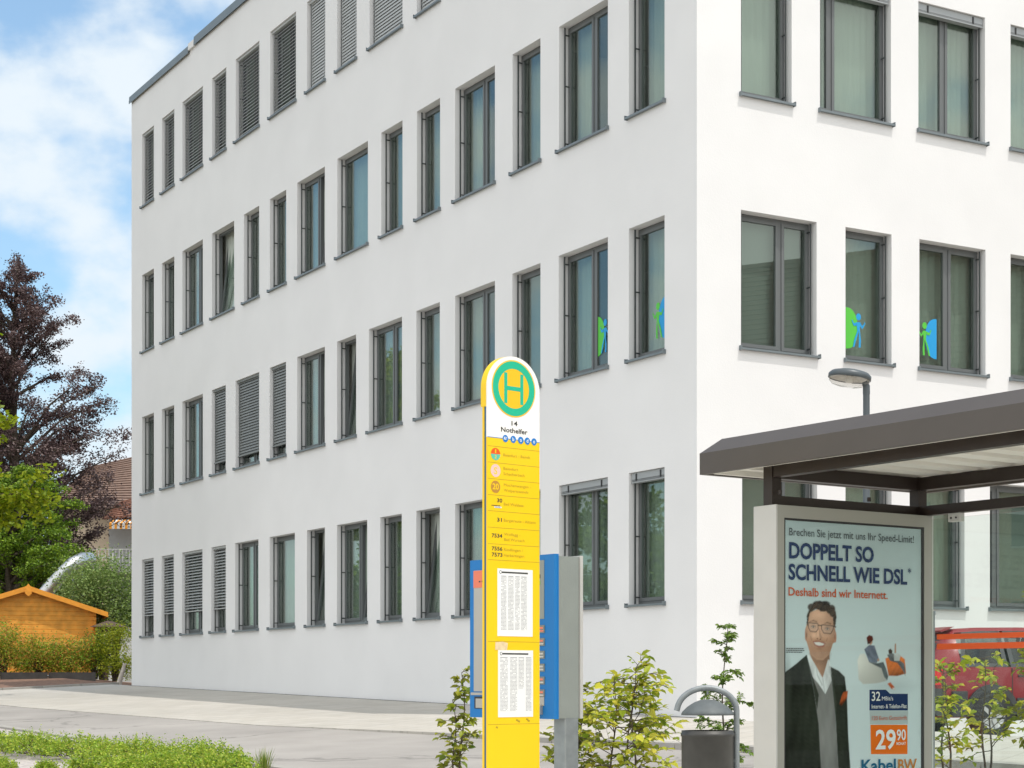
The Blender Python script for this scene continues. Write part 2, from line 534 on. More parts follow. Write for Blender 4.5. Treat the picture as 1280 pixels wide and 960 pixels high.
# sheet-metal coping, with a small step about two thirds along the long side
cp = MB()
def cop(b, ang, x0, x1, z0, z1, y0=-0.05, y1=0.35):
    t = MB(); t.box(x0, x1, y0, y1, z0, z1); t.box(x0, x1, y0-0.008, y0, z0-0.05, z0+0.03)
    to_office(t, ang); b.add(t.v, t.f)
cop(cp, A_LEFT, -LEN_L-0.05, -19.72, 14.50, 14.62)
cop(cp, A_LEFT, -19.35, 0.05, 14.57, 14.71)
cop(cp, A_RIGHT, 0.36, LEN_R, 14.57, 14.71)
cp.build('roof_coping', M['sill'], office)
fl = MB(); fl.box(-19.715, -19.355, -0.055, 0.34, 14.51, 14.66); to_office(fl, A_LEFT)
fl.build('coping_joint', M['plaster'], office)
# floors and inner walls, so that the panes look into rooms
inn = MB()
for z0 in (0.0, 3.55, 7.05, 10.55, 13.95):
    inn.add([(0.3,0.3,0)]*0, [])
    t = MB(); t.box(-LEN_L+0.3, -0.3, 0.30, 17.5, z0-0.12, z0+0.12); to_office(t, A_LEFT); inn.add(t.v, t.f)
t = MB()
t.box(-LEN_L+0.4, -5.6, 5.2, 5.3, -0.2, 14.0); t.box(-5.5, -5.4, 0.4, 17, -0.2, 14.0)
for u in (8.6, 12.0, 15.3, 18.6, 21.9):
    t.box(-u-0.05, -u+0.05, 0.4, 5.1, -0.2, 14.0)
for s in (3.75, 5.62, 9.0):
    t.box(-5.3, -0.4, s-0.05+0.0, s+0.05, -0.2, 14.0)
to_office(t, A_LEFT); inn.add(t.v, t.f)
inn.build('inner_walls', M['interior'], office)

# windows: one part each, with panes, sill, guide rails and so on as its pieces
WC = {}
def cached(key, fn):
    if key not in WC: WC[key] = fn()
    return WC[key]
FY = 0.165
def frame_mesh(w, h, split):
    b = MB(); f = 0.042
    b.box(0.004, f, FY, FY+0.07, 0.004, h-0.004); b.box(w-f, w-0.004, FY, FY+0.07, 0.004, h-0.004)
    b.box(f, w-f, FY, FY+0.07, h-0.055, h-0.004); b.box(f, w-f, FY, FY+0.07, 0.004, 0.06)
    if split:
        b.box(w*split-0.034, w*split+0.034, FY+0.001, FY+0.071, 0.06, h-0.055)
    return b.mesh('window', M['anthracite'])
def sash_mesh(w, h):
    b = MB(); f = 0.05
    b.box(0, f, 0, 0.055, 0, h); b.box(w-f, w, 0, 0.055, 0, h)
    b.box(f, w-f, 0, 0.055, h-f, h); b.box(f, w-f, 0, 0.055, 0, f)
    return b.mesh('sash', M['anthracite'])
def pane_mesh(w, h):
    b = MB(); f = 0.048
    b.box(f, w-f, 0.020, 0.032, f, h-f)
    return b.mesh('pane', M['pane'])
def sill_mesh(w):
    b = MB()
    b.add([(-0.03,-0.055,-0.004),(w+0.03,-0.055,-0.004),(w-0.002,FY,0.012),(0.002,FY,0.012)], [(0,1,2,3)])
    b.box(-0.03, w+0.03, -0.057, -0.05, -0.034, -0.004)
    b.box(-0.034, -0.022, -0.060, 0.0-0.002, -0.042, 0.022); b.box(w+0.022, w+0.034, -0.060, -0.002, -0.042, 0.022)
    b.box(-0.02, w+0.02, -0.05, -0.004, -0.03, -0.006)
    return b.mesh('sill', M['sill'])
def rail_mesh(h):
    b = MB()
    b.tube([(0,0,0.012),(0,0,h-0.02)], 0.0135, 8)
    for z in (0.11, h*0.52, h-0.13):
        b.tube([(0,0,z),(0,0.088,z)], 0.011, 6)
    return b.mesh('guide_rail', M['rail'])
def curtain_mesh(w, h, amp=0.03, seed=0):
    rr = random.Random(seed)
    b = MB(); n = max(6, int(w/0.028)); ph = rr.random()*6
    for i in range(n+1):
        x = w*i/n
        y = amp*math.sin(x*46+ph+1.4*math.sin(x*7+ph)) + 0.4*amp*math.sin(x*23+ph*2)
        b.v += [(x,y,0),(x,y,h)]
    for i in range(n):
        b.f.append((2*i,2*i+2,2*i+3,2*i+1)); b.mi.append(0); b.sm.append(True)
    return b
def blind_mesh(w, h, drop, pitch, tilt, m='slat'):
    """venetian blind: drop = share of the height it covers"""
    b = MB(); hw = 0.038; y = 0.08
    z = h-0.05; end = h*(1-drop)
    c, s = math.cos(tilt)*hw, math.sin(tilt)*hw
    while z > end + 0.03:
        p = [(y-c, z-s), (y, z+0.006), (y+c, z+s)]
        for a, d in ((0,1),(1,2)):
            b.add([(0.02,p[a][0],p[a][1]),(w-0.02,p[a][0],p[a][1]),(w-0.02,p[d][0],p[d][1]),(0.02,p[d][0],p[d][1])], [(0,1,2,3)])
        z -= pitch
    b.box(0.02, w-0.02, y-0.035, y+0.035, end, end+0.022)
    b.box(0.01, w-0.01, y-0.045, y+0.045, h-0.05, h-0.004)
    for x in ([0.14, w-0.14] if w > 0.6 else [w/2]):
        b.box(x-0.004, x+0.004, y-0.040, y-0.036, end, h-0.03)
    return b.mesh('blind', M[m])
def stack_mesh(w):
    b = MB()
    b.box(0.015, w-0.015, 0.035, 0.125, -0.10, -0.005)
    for i in range(4):
        b.box(0.02, w-0.02, 0.032, 0.128, -0.135+i*0.008, -0.131+i*0.008)
    b.box(0.015, w-0.015, 0.03, 0.13, -0.15, -0.137)
    for x in (w*0.16, w*0.84):
        b.box(x-0.014, x+0.014, 0.026, 0.134, -0.12, -0.02, 1)
    return b.mesh('blind_stack', [M['blindbox'], M['dark']])

def window(facade_left, u0, u1, z0, z1, split=None, blind=None, tilt=None, stack=False, cur='side', sticker=None, seed=0):
    w, h = u1-u0, z1-z0
    ang = A_LEFT if facade_left else A_RIGHT
    lx = -u1 if facade_left else u0
    loc = (lx*math.cos(ang), lx*math.sin(ang), z0+ZB)
    kw, kh = round(w, 3), round(h, 3)
    o = link('window', cached(('f', kw, kh, split), lambda: frame_mesh(w, h, split)), office, loc, ang)
    leaves = [(0.032, w-0.032)] if not split else [(0.032, w*split-0.026), (w*split+0.026, w-0.032)]
    for i, (a, c) in enumerate(leaves):
        sw, sh = c-a, h-0.100
        key = (round(sw, 3), round(sh, 3))
        for kind, fn in (('sash', sash_mesh), ('pane', pane_mesh)):
            p = link(kind, cached((kind,)+key, lambda: fn(sw, sh)), o, (a, FY-0.012, 0.052))
            if tilt is not None and i == (tilt if len(leaves) > 1 else 0):
                p.rotation_euler = (R(-6.5), 0, 0)
                p.location.y += 0.03
    link('sill', cached(('s', kw), lambda: sill_mesh(w)), o)
    for x in (0.05, w-0.05):
        link('guide_rail', cached(('r', kh), lambda: rail_mesh(h)), o, (x, 0.075, 0))
    if blind:
        link('blind', cached(('b', kw, kh)+blind, lambda: blind_mesh(w, h, *blind)), o)
    if stack:
        link('blind_stack', cached(('k', kw), lambda: stack_mesh(w)), o, (0, 0, h))
    rr = random.Random(seed)
    if cur == 'full':
        curtain_mesh(w+0.1, h+0.1, 0.018 if facade_left else 0.010, seed).build('curtain', M['curtain'], o, (-0.05, 0.36, -0.05))
    elif cur == 'screen':
        b = MB(); b.box(-0.05, w+0.05, 0, 0.01, -0.05, h+0.05)
        b.build('roller_screen', M['curtain_dim'], o, (0, 0.30, 0))
    elif cur == 'side':
        ww = w*(0.42+0.14*rr.random())
        curtain_mesh(ww, h+0.1, 0.022, seed).build('curtain', M['curtain'], o, (-0.08 if facade_left else w-ww+0.08, 0.36, -0.05))
        if w > 1.1:
            w2 = w*(0.12+0.1*rr.random())
            curtain_mesh(w2, h+0.1, 0.03, seed+5).build('curtain', M['curtain'], o, (w-w2+0.06 if facade_left else -0.06, 0.36, -0.05))
    return o

def figure(o, x, z, h, flip, wide=0.62):
    """logo sticker: half disc with a small standing figure"""
    s = -1 if flip else 1
    y = FY+0.005
    hd = [(x, z)] + [(x + s*wide*0.62*h*math.sin(a)**0.8, z+h/2-h/2*math.cos(a)) for a in [math.pi*i/16 for i in range(1, 16)]] + [(x, z+h)]
    c1, c2 = (M['green'], M['blue']) if not flip else (M['blue'], M['green'])
    MB().flat(hd, y).build('sticker', c1, o)
    b = MB()
    fx = x + s*0.40*h; u = h/100.0
    b.flat(ring(fx, z+80*u, 7.5*u, 8.5*u, 18), y-0.002)
    def P(pts): b.flat([(fx + s*px*u, z + pz*u) for px, pz in pts], y-0.003-0.0005*len(b.f))
    P([(-7,66),(5,68),(4,46),(-4,46)])
    P([(5,68),(11,58),(18,66),(19,71),(21,65),(12,51),(5,58)])
    P([(-7,66),(-15,63),(-20,72),(-22,70),(-16,57),(-7,58)])
    P([(-4,46),(1,46),(-8,24),(-13,6),(-18,6),(-13,26)])
    P([(1,46),(4,46),(7,24),(6,6),(0,6),(1,26)])
    b.build('sticker', c2, o)

SLAT_TOP = {i: (1.0, 0.070, R(50)) for i in range(14)}
for i in (6, 7, 8, 9): SLAT_TOP[i] = (1.0, 0.062, R(72))
k = 0
for ri in range(4):
    z0, z1 = ROWS[ri]
    for ci, (a, c) in enumerate(LEFT[ri]):
        k += 1
        wide = (c-a) > 1.1
        kw = dict(split=0.56 if wide else None, seed=k, cur='side')
        if ri == 0:
            kw['blind'] = SLAT_TOP[ci]
        if ri == 1 and ci in (3,): kw.update(tilt=0, split=None)
        if ri == 1 and ci == 6: kw.update(tilt=1)
        if ri == 1 and ci == 7: kw.update(split=None)
        if ri == 2 and ci == 6: kw.update(tilt=1)
        if ri == 2 and ci == 7: kw.update(tilt=0)
        if ri == 2 and ci in (3, 4, 5): kw.update(blind=(0.87, 0.060, R(64), 'slat_dark'))
        if ri == 2 and ci == 11: kw.update(cur='screen')
        if ri == 2 and ci == 10: kw.update(stack=False)
        if ri == 3 and ci < 4: kw.update(blind=(0.735, 0.066, R(36)))
        if ri == 3 and ci == 5: kw.update(split=None)
        if ri == 3 and ci in (6, 9): kw.update(tilt=0)
        if ri == 3 and ci == 7: kw.update(tilt=1)
        if ri == 3 and ci in (12, 13): kw.update(stack=True)
        if ri in (1, 2) and ci in (9, 13, 8) or ri == 3 and ci in (4, 12, 13): kw.update(cur='full')
        o = window(True, a, c, z0, z1, **kw)
        if ri == 2 and ci == 12: figure(o, 0.80, 0.24, 0.60, False)
        if ri == 2 and ci == 13: figure(o, 0.735, 0.22, 0.62, True)
for ri in range(4):
    z0, z1 = ROWS[ri]
    for ci, (a, c) in enumerate(RIGHT[ri]):
        k += 1
        wide = (c-a) > 1.1
        kw = dict(split=(0.6 if ci == 0 else 0.52) if wide else None, seed=k+40, cur='full')
        if ri == 1: kw.update(stack=ci > 0, split=[None, 0.24, 0.48, None][ci] if ci < 4 else 0.5, cur='full')
        if ri == 2 and ci == 0: kw.update(cur='screen')
        if ri == 3: kw.update(split=0.2 if ci == 3 else kw['split'], cur='screen' if ci in (0, 3) else 'full')
        o = window(False, a, c, z0, z1, **kw)
        if ri == 2 and ci == 1: figure(o, 0.15, 0.20, 0.60, False)
        if ri == 2 and ci == 2: figure(o, 0.50, 0.20, 0.60, True)
# ------------------------------------------------------------------ bus shelter with its poster case
M['fascia'] = mat('brown roof sheet', (0.072, 0.060, 0.052), 0.45, var=0.05, scale=3)
M['brown'] = mat('dark brown steel', (0.022, 0.014, 0.011), 0.45)
M['soffit'] = mat('pale corrugated sheet', (0.74, 0.715, 0.66), 0.6, var=0.05, scale=2)
M['case'] = mat('light grey powder coat', (0.50, 0.495, 0.475), 0.5, var=0.03, scale=5)
M['casefront'] = mat('shaded case front', (0.30, 0.30, 0.265), 0.5)  # case paint with the shade under the roof put into the colour
M['posterpaper'] = mat('pale blue poster', (0.46, 0.56, 0.58), 0.7, var=0.06, scale=1.3)
M['shelterglass'] = glassmat('shelter glass', (0.93, 0.97, 0.95), 1.45, 0.8)
M['caseglass'] = glassmat('case glass', (0.93, 0.95, 0.94), 1.45, 0.18)
M['stripe'] = mat('orange red film', (0.80, 0.11, 0.02), 0.5)
M['galv'] = mat('galvanised steel', (0.25, 0.275, 0.285), 0.5, metal=0.3, var=0.12, scale=14)
def flatcol(n, c, r=0.8): return mat(n, c, r, spec=0.1)
PC = {
 'navy': flatcol('navy print', (0.012, 0.035, 0.12)), 'greyink': flatcol('grey print', (0.10, 0.12, 0.13)),
 'redorange': flatcol('orange red print', (0.60, 0.10, 0.02)), 'orange': flatcol('orange print', (0.85, 0.17, 0.012)),
 'white': flatcol('white print', (0.86, 0.87, 0.86)), 'skin': flatcol('skin print', (0.42, 0.235, 0.15)),
 'skin2': flatcol('shaded skin print', (0.31, 0.165, 0.10)), 'hair': flatcol('hair print', (0.045, 0.027, 0.018)),
 'jacket': mat('jacket print', (0.022, 0.030, 0.020), 0.7, var=0.5, scale=9), 'jacket2': flatcol('lapel print', (0.035, 0.042, 0.032)),
 'sweater': mat('sweater print', (0.20, 0.20, 0.195), 0.8, var=0.2, scale=60), 'shirt': flatcol('shirt print', (0.62, 0.66, 0.68)),
 'rim': flatcol('glasses print', (0.03, 0.03, 0.035)), 'lens': flatcol('lens print', (0.48, 0.31, 0.22)),
 'beige': flatcol('beanbag print', (0.72, 0.73, 0.68)), 'jean': flatcol('jeans print', (0.13, 0.16, 0.19)),
 'grey': flatcol('pale grey print', (0.46, 0.52, 0.53)), 'redhair': flatcol('red hair print', (0.13, 0.025, 0.015)),
 'teal': flatcol('blue logo print', (0.012, 0.13, 0.25)), 'amber': flatcol('amber logo print', (0.55, 0.22, 0.05)),
}
E2 = Vector((0.823, 0.568, 0)); E1 = Vector((0.568, -0.823, 0))
PX, PY = 1.552, 10.6
A_SH = math.atan2(E2.y, E2.x)
GSH = gz(PX+0.5, PY)
# shelter-local: x along the poster (left to right), y away from the viewer, z from the ground
sh = thing('bus_shelter', 'brown roofed bus shelter with glass back wall and large advertising poster case', 'bus shelter', (PX, PY, GSH), A_SH)
H0 = -GSH
W = 1.34
RL, RR, RB, RF = -0.16, 1.80, 0.50, -5.2          # roof: left, right, far end, near end
zu, zf, ztop = H0+1.262, H0+1.376, H0+1.462
b = MB()
def hoop(m, x0, x1, y0, y1, z, inset):
    return [(x0+inset, y0+inset, z), (x1-inset, y0+inset, z), (x1-inset, y1-inset, z), (x0+inset, y1-inset, z)]
q = [hoop(b, RL, RR, RF, RB, H0+1.247, 0), hoop(b, RL, RR, RF, RB, zf, 0), hoop(b, RL, RR, RF, RB, ztop, 0.095),
     hoop(b, RL, RR, RF, RB, ztop+0.01, 0.5), hoop(b, RL, RR, RF, RB, H0+1.247, 0.03), hoop(b, RL, RR, RF, RB, H0+1.29, 0.035)]
b.v = [p for h in q for p in h]
for i, j in ((0,1),(1,2),(2,3),(4,0),(5,4)):
    for k in range(4):
        b.f.append((i*4+k, i*4+(k+1) % 4, j*4+(k+1) % 4, j*4+k)); b.mi.append(0); b.sm.append(False)
b.f.append((12,13,14,15)); b.mi.append(0); b.sm.append(False)
roof = b.build('roof', M['fascia'], sh)
b = MB()                                             # trapezoidal sheet, ribs across the shelter
y = RF+0.045
while y < RB-0.08:
    n = 0.25
    for (a, za), (c, zc) in (((0,1.283),(0.13,1.283)), ((0.13,1.283),(0.14,1.368)), ((0.14,1.368),(0.24,1.368)), ((0.24,1.368),(0.25,1.283))):
        ya, yc = min(y+a, RB-0.04), min(y+c, RB-0.04)
        b.add([(RL+0.04,ya,H0+za),(RR-0.04,ya,H0+za),(RR-0.04,yc,H0+zc),(RL+0.04,yc,H0+zc)], [(0,3,2,1)])
    y += n
b.build('soffit', M['soffit'], sh)
b = MB(); b.box(RL+0.042, RL+0.072, RF+0.05, RB-0.05, H0+1.252, H0+1.283); b.box(RL+0.08, RR-0.05, RB-0.072, RB-0.042, H0+1.252, H0+1.283)
b.build('gutter_trim', M['soffit'], sh)
pw = 0.075
def post(x, y, z0, z1, s=pw):
    b = MB(); b.box(x, x+s, y, y+s, z0, z1); return b
for x in (0.02, W-pw+0.0):
    post(x, 0.055, H0+1.035, H0+1.283).build('post', M['brown'], sh)
for yy in (-1.95, -3.9):
    post(W-0.07, yy, -0.25, H0+1.283).build('post', M['brown'], sh)
b = MB()
for z0, z1 in ((1.038, 1.098), (1.20, 1.280)):
    b.box(0.02+pw, W-pw, 0.060, 0.125, H0+z0, H0+z1)
    b.box(W-0.068, W-0.006, -3.825, 0.055, H0+z0+0.0, H0+z1)
b.box(0.025, 0.09, -3.9, 0.05, H0+1.205, H0+1.2825)
b.build('rail', M['brown'], sh)
b = MB()
for x in (0.05, W-0.55):
    b.tube([(x, 0.02, H0+1.10), (x, 0.02, H0+1.125)], 0.012, 8)
b.build('bolt', M['brown'], sh)
# glass back wall, running towards the viewer on the right
b = MB(); b.box(W-0.042, W-0.032, -1.90, -0.02, H0-0.75, H0+1.012); b.box(W-0.042, W-0.032, -3.86, -1.92, H0-0.75, H0+1.012)
gl = b.build('glass_wall', M['shelterglass'], sh)
b = MB()
for z0, z1 in ((0.195, 0.232), (0.258, 0.291)):
    b.box(W-0.0455, W-0.0425, -1.86, -0.07, H0+z0, H0+z1); b.box(W-0.0455, W-0.0425, -3.8, -1.96, H0+z0, H0+z1)
b.build('stripe', M['stripe'], gl)
for yy in (-0.22, -1.60, -2.2, -3.6):
    b = MB(); b.box(W-0.060, W-0.016, yy-0.045, yy+0.045, H0+0.985, H0+1.037)
    for d in (-0.02, 0.02): b.tube([(W-0.0605, yy+d, H0+1.008), (W-0.066, yy+d, H0+1.008)], 0.006, 8, 1)
    b.build('clamp', [M['case'], M['dark']], sh)
b = MB(); b.tube([(W+0.05, 0.06, -0.25), (W+0.05, 0.06, H0+0.42)], 0.021, 12); b.lathe([(0.0,H0+0.445),(0.024,H0+0.442),(0.026,H0+0.42)], 12, (W+0.05, 0.06))
b.build('glass_post', M['galv'], sh)
b = MB()                                             # bench under the roof
for i in range(4): b.box(0.30+i*0.10, 0.385+i*0.10, -3.4, -1.6, 0.44, 0.47)
b.build('bench_seat', M['brown'], sh)
for yy in (-3.1, -1.9):
    b = MB(); b.box(0.45, 0.52, yy, yy+0.07, -0.2, 0.44); b.build('bench_leg', M['brown'], sh)
# advertising case
zc0, zc1 = 0.22, H0+1.038
b = MB(); b.box(0.012, W-0.012, 0.014, 0.180, zc0, zc1-0.004)
b.box(0.0, 0.012, 0.0, 0.194, zc0, zc1); b.box(W-0.012, W, 0.0, 0.194, zc0, zc1)
b.box(0.25, 0.35, 0.06, 0.14, -0.2, zc0); b.box(W-0.35, W-0.25, 0.06, 0.14, -0.2, zc0)
case = b.build('advertising_case', M['case'], sh)
b = MB()
px0, px1, pz0, pz1 = 0.066, 1.258, zc0+0.07, H0+0.963
fy0, fy1 = 0.0, 0.0135
b.box(0.0125, px0, fy0, fy1, zc0, zc1-0.001); b.box(px1, W-0.0125, fy0, fy1, zc0, zc1-0.001)
b.box(px0, px1, fy0, fy1, pz1, zc1-0.001); b.box(px0, px1, fy0, fy1, zc0, pz0)
b.build('front_frame', M['casefront'], case)
b = MB(); g = 0.012
b.box(px0, px0+g, 0.004, 0.0136, pz0, pz1); b.box(px1-g*1.4, px1, 0.004, 0.0136, pz0, pz1); b.box(px0+g, px1-g*1.4, 0.004, 0.0136, pz1-g, pz1)
b.build('gasket', M['dark'], case)
b = MB(); b.box(px0+g, px1-g, 0.003, 0.005, pz0, pz1-g); b.build('glass_cover', M['caseglass'], case)
FIG = {
'hair': [(0.254, 0.333), (0.263, 0.398), (0.288, 0.437), (0.314, 0.471), (0.371, 0.483), (0.432, 0.47), (0.485, 0.442), (0.505, 0.392), (0.501, 0.315), (0.481, 0.323), (0.475, 0.381), (0.417, 0.418), (0.341, 0.427), (0.288, 0.404), (0.275, 0.355), (0.27, 0.327)] ,
'face': [(0.263, 0.349), (0.281, 0.41), (0.356, 0.431), (0.447, 0.419), (0.485, 0.37), (0.493, 0.315), (0.504, 0.276), (0.49, 0.232), (0.475, 0.224), (0.447, 0.16), (0.394, 0.124), (0.341, 0.126), (0.288, 0.158), (0.266, 0.213), (0.248, 0.256), (0.245, 0.305)] ,
'beard': [(0.269, 0.229), (0.303, 0.244), (0.363, 0.252), (0.424, 0.239), (0.47, 0.232), (0.447, 0.16), (0.394, 0.124), (0.341, 0.126), (0.288, 0.158)] ,
'smile': [(0.314, 0.233), (0.363, 0.236), (0.407, 0.224), (0.394, 0.209), (0.356, 0.207), (0.329, 0.217)] ,
'nose': [(0.353, 0.296), (0.365, 0.298), (0.383, 0.258), (0.371, 0.249), (0.344, 0.255)] ,
'lensL': [(0.275, 0.346), (0.344, 0.343), (0.35, 0.312), (0.333, 0.295), (0.29, 0.298), (0.275, 0.32)] ,
'lensR': [(0.386, 0.335), (0.465, 0.332), (0.475, 0.309), (0.455, 0.285), (0.401, 0.289), (0.383, 0.313)] ,
'rimL': [(0.266, 0.352), (0.356, 0.348), (0.359, 0.308), (0.338, 0.289), (0.284, 0.292), (0.266, 0.318)] ,
'rimR': [(0.376, 0.341), (0.493, 0.335), (0.482, 0.306), (0.461, 0.28), (0.395, 0.282), (0.374, 0.311)] ,
'bridge': [(0.353, 0.337), (0.38, 0.333), (0.38, 0.324), (0.353, 0.328)] ,
'neck': [(0.281, 0.169), (0.447, 0.165), (0.447, 0.115), (0.394, 0.011), (0.318, 0.093)] ,
'shirt': [(0.263, 0.16), (0.281, 0.153), (0.333, 0.091), (0.389, 0.016), (0.435, 0.129), (0.447, 0.124), (0.468, 0.011), (0.412, -0.078), (0.356, -0.017), (0.296, 0.032)] ,
'sweater': [(0.296, 0.038), (0.356, -0.017), (0.412, -0.078), (0.465, 0.005), (0.493, -0.172), (0.524, -0.571), (0.379, -0.566), (0.356, -0.258), (0.318, -0.061)] ,
'jacketL': [(0.066, 0.041), (0.176, 0.103), (0.257, 0.155), (0.278, 0.093), (0.318, -0.061), (0.363, -0.258), (0.383, -0.566), (0.066, -0.557)] ,
'jacketR': [(0.447, 0.088), (0.524, 0.061), (0.575, 0.025), (0.593, -0.084), (0.604, -0.328), (0.626, -0.574), (0.521, -0.57), (0.493, -0.172), (0.465, 0.005)] ,
'pocket': [(0.531, -0.141), (0.547, -0.095), (0.562, -0.07), (0.601, -0.059), (0.595, -0.106), (0.548, -0.152)] ,
'lapel': [(0.257, 0.155), (0.303, 0.033), (0.356, -0.083), (0.344, -0.17), (0.318, -0.061), (0.278, 0.093)] ,
'bagW': [(0.682, 0.127), (0.705, 0.163), (0.743, 0.166), (0.776, 0.127), (0.847, 0.102), (0.899, 0.073), (0.932, -0.001), (0.847, -0.015), (0.731, -0.02), (0.692, 0.008)] ,
'bagO': [(0.923, 0.138), (0.965, 0.149), (1.044, 0.162), (1.095, 0.134), (1.106, 0.045), (1.031, 0.03), (0.952, 0.031)] ,
'galhair': [(0.76, 0.265), (0.782, 0.281), (0.811, 0.275), (0.819, 0.252), (0.802, 0.24), (0.793, 0.229), (0.769, 0.224)] ,
'galface': [(0.785, 0.258), (0.811, 0.256), (0.811, 0.233), (0.798, 0.219), (0.785, 0.224)] ,
'galtop': [(0.741, 0.193), (0.78, 0.219), (0.828, 0.217), (0.867, 0.137), (0.847, 0.108), (0.782, 0.114)] ,
'galleg': [(0.782, 0.114), (0.854, 0.108), (0.906, 0.117), (0.932, 0.073), (0.949, 0.027), (0.939, 0.001), (0.912, 0.026), (0.889, 0.077), (0.834, 0.095)] ,
'galshoe': [(0.941, -0.018), (0.968, -0.009), (1.002, -0.038), (1.007, -0.053), (0.978, -0.051)] ,
'kidtop': [(0.939, 0.161), (0.991, 0.171), (1.038, 0.134), (1.091, 0.106), (1.1, 0.031), (1.078, 0.064), (1.031, 0.11), (0.965, 0.124)] ,
'kidhair': [(0.949, 0.189), (0.968, 0.2), (0.986, 0.186), (0.981, 0.166), (0.955, 0.166)] ,
'kidlap': [(0.998, 0.161), (1.038, 0.171), (1.058, 0.157), (1.047, 0.124), (1.002, 0.124)] ,
'kidarm': [(1.002, 0.171), (1.007, 0.231), (1.018, 0.231), (1.018, 0.171)] ,
'blue': [(0.785, -0.055), (0.928, -0.055), (0.965, -0.08), (1.122, -0.081), (1.122, -0.185), (0.785, -0.182)] ,
'pale': [(0.786, -0.185), (1.125, -0.188), (1.122, -0.269), (0.789, -0.266)] ,
'orange': [(0.793, -0.27), (1.118, -0.274), (1.118, -0.457), (0.798, -0.45)] ,
}
FIG['lips'] = [(0.307,0.237),(0.363,0.239),(0.414,0.227),(0.398,0.203),(0.356,0.200),(0.322,0.213)]
FIG['smile'] = [(0.318,0.231),(0.363,0.233),(0.402,0.222),(0.388,0.212),(0.356,0.210),(0.332,0.218)]
FIG['cheek'] = [(0.300,0.285),(0.345,0.262),(0.385,0.258),(0.452,0.272),(0.478,0.30),(0.488,0.34),(0.47,0.39),(0.43,0.415),(0.36,0.42),(0.30,0.40),(0.283,0.36),(0.281,0.31)]
FIG['earL'] = [(0.247,0.30),(0.256,0.305),(0.263,0.27),(0.262,0.235),(0.252,0.25)]
FIG['earR'] = [(0.487,0.30),(0.503,0.29),(0.503,0.262),(0.490,0.232),(0.482,0.24)]
FIG['lensL'] = [(0.272,0.3475),(0.349,0.3435),(0.353,0.310),(0.334,0.293),(0.288,0.296),(0.272,0.319)]
FIG['lensR'] = [(0.382,0.3365),(0.480,0.331),(0.475,0.308),(0.456,0.284),(0.399,0.287),(0.380,0.312)]
def pfig(name, items):
    mats = []; b = MB()
    for i, (key, c) in enumerate(items):
        if PC[c] not in mats: mats.append(PC[c])
        b.flat([(max(px0+g+0.001, x), z+H0) for x, z in FIG[key]], 0.0115 - 0.00025*i, mats.index(PC[c]))
    return b.build(name, mats, case)
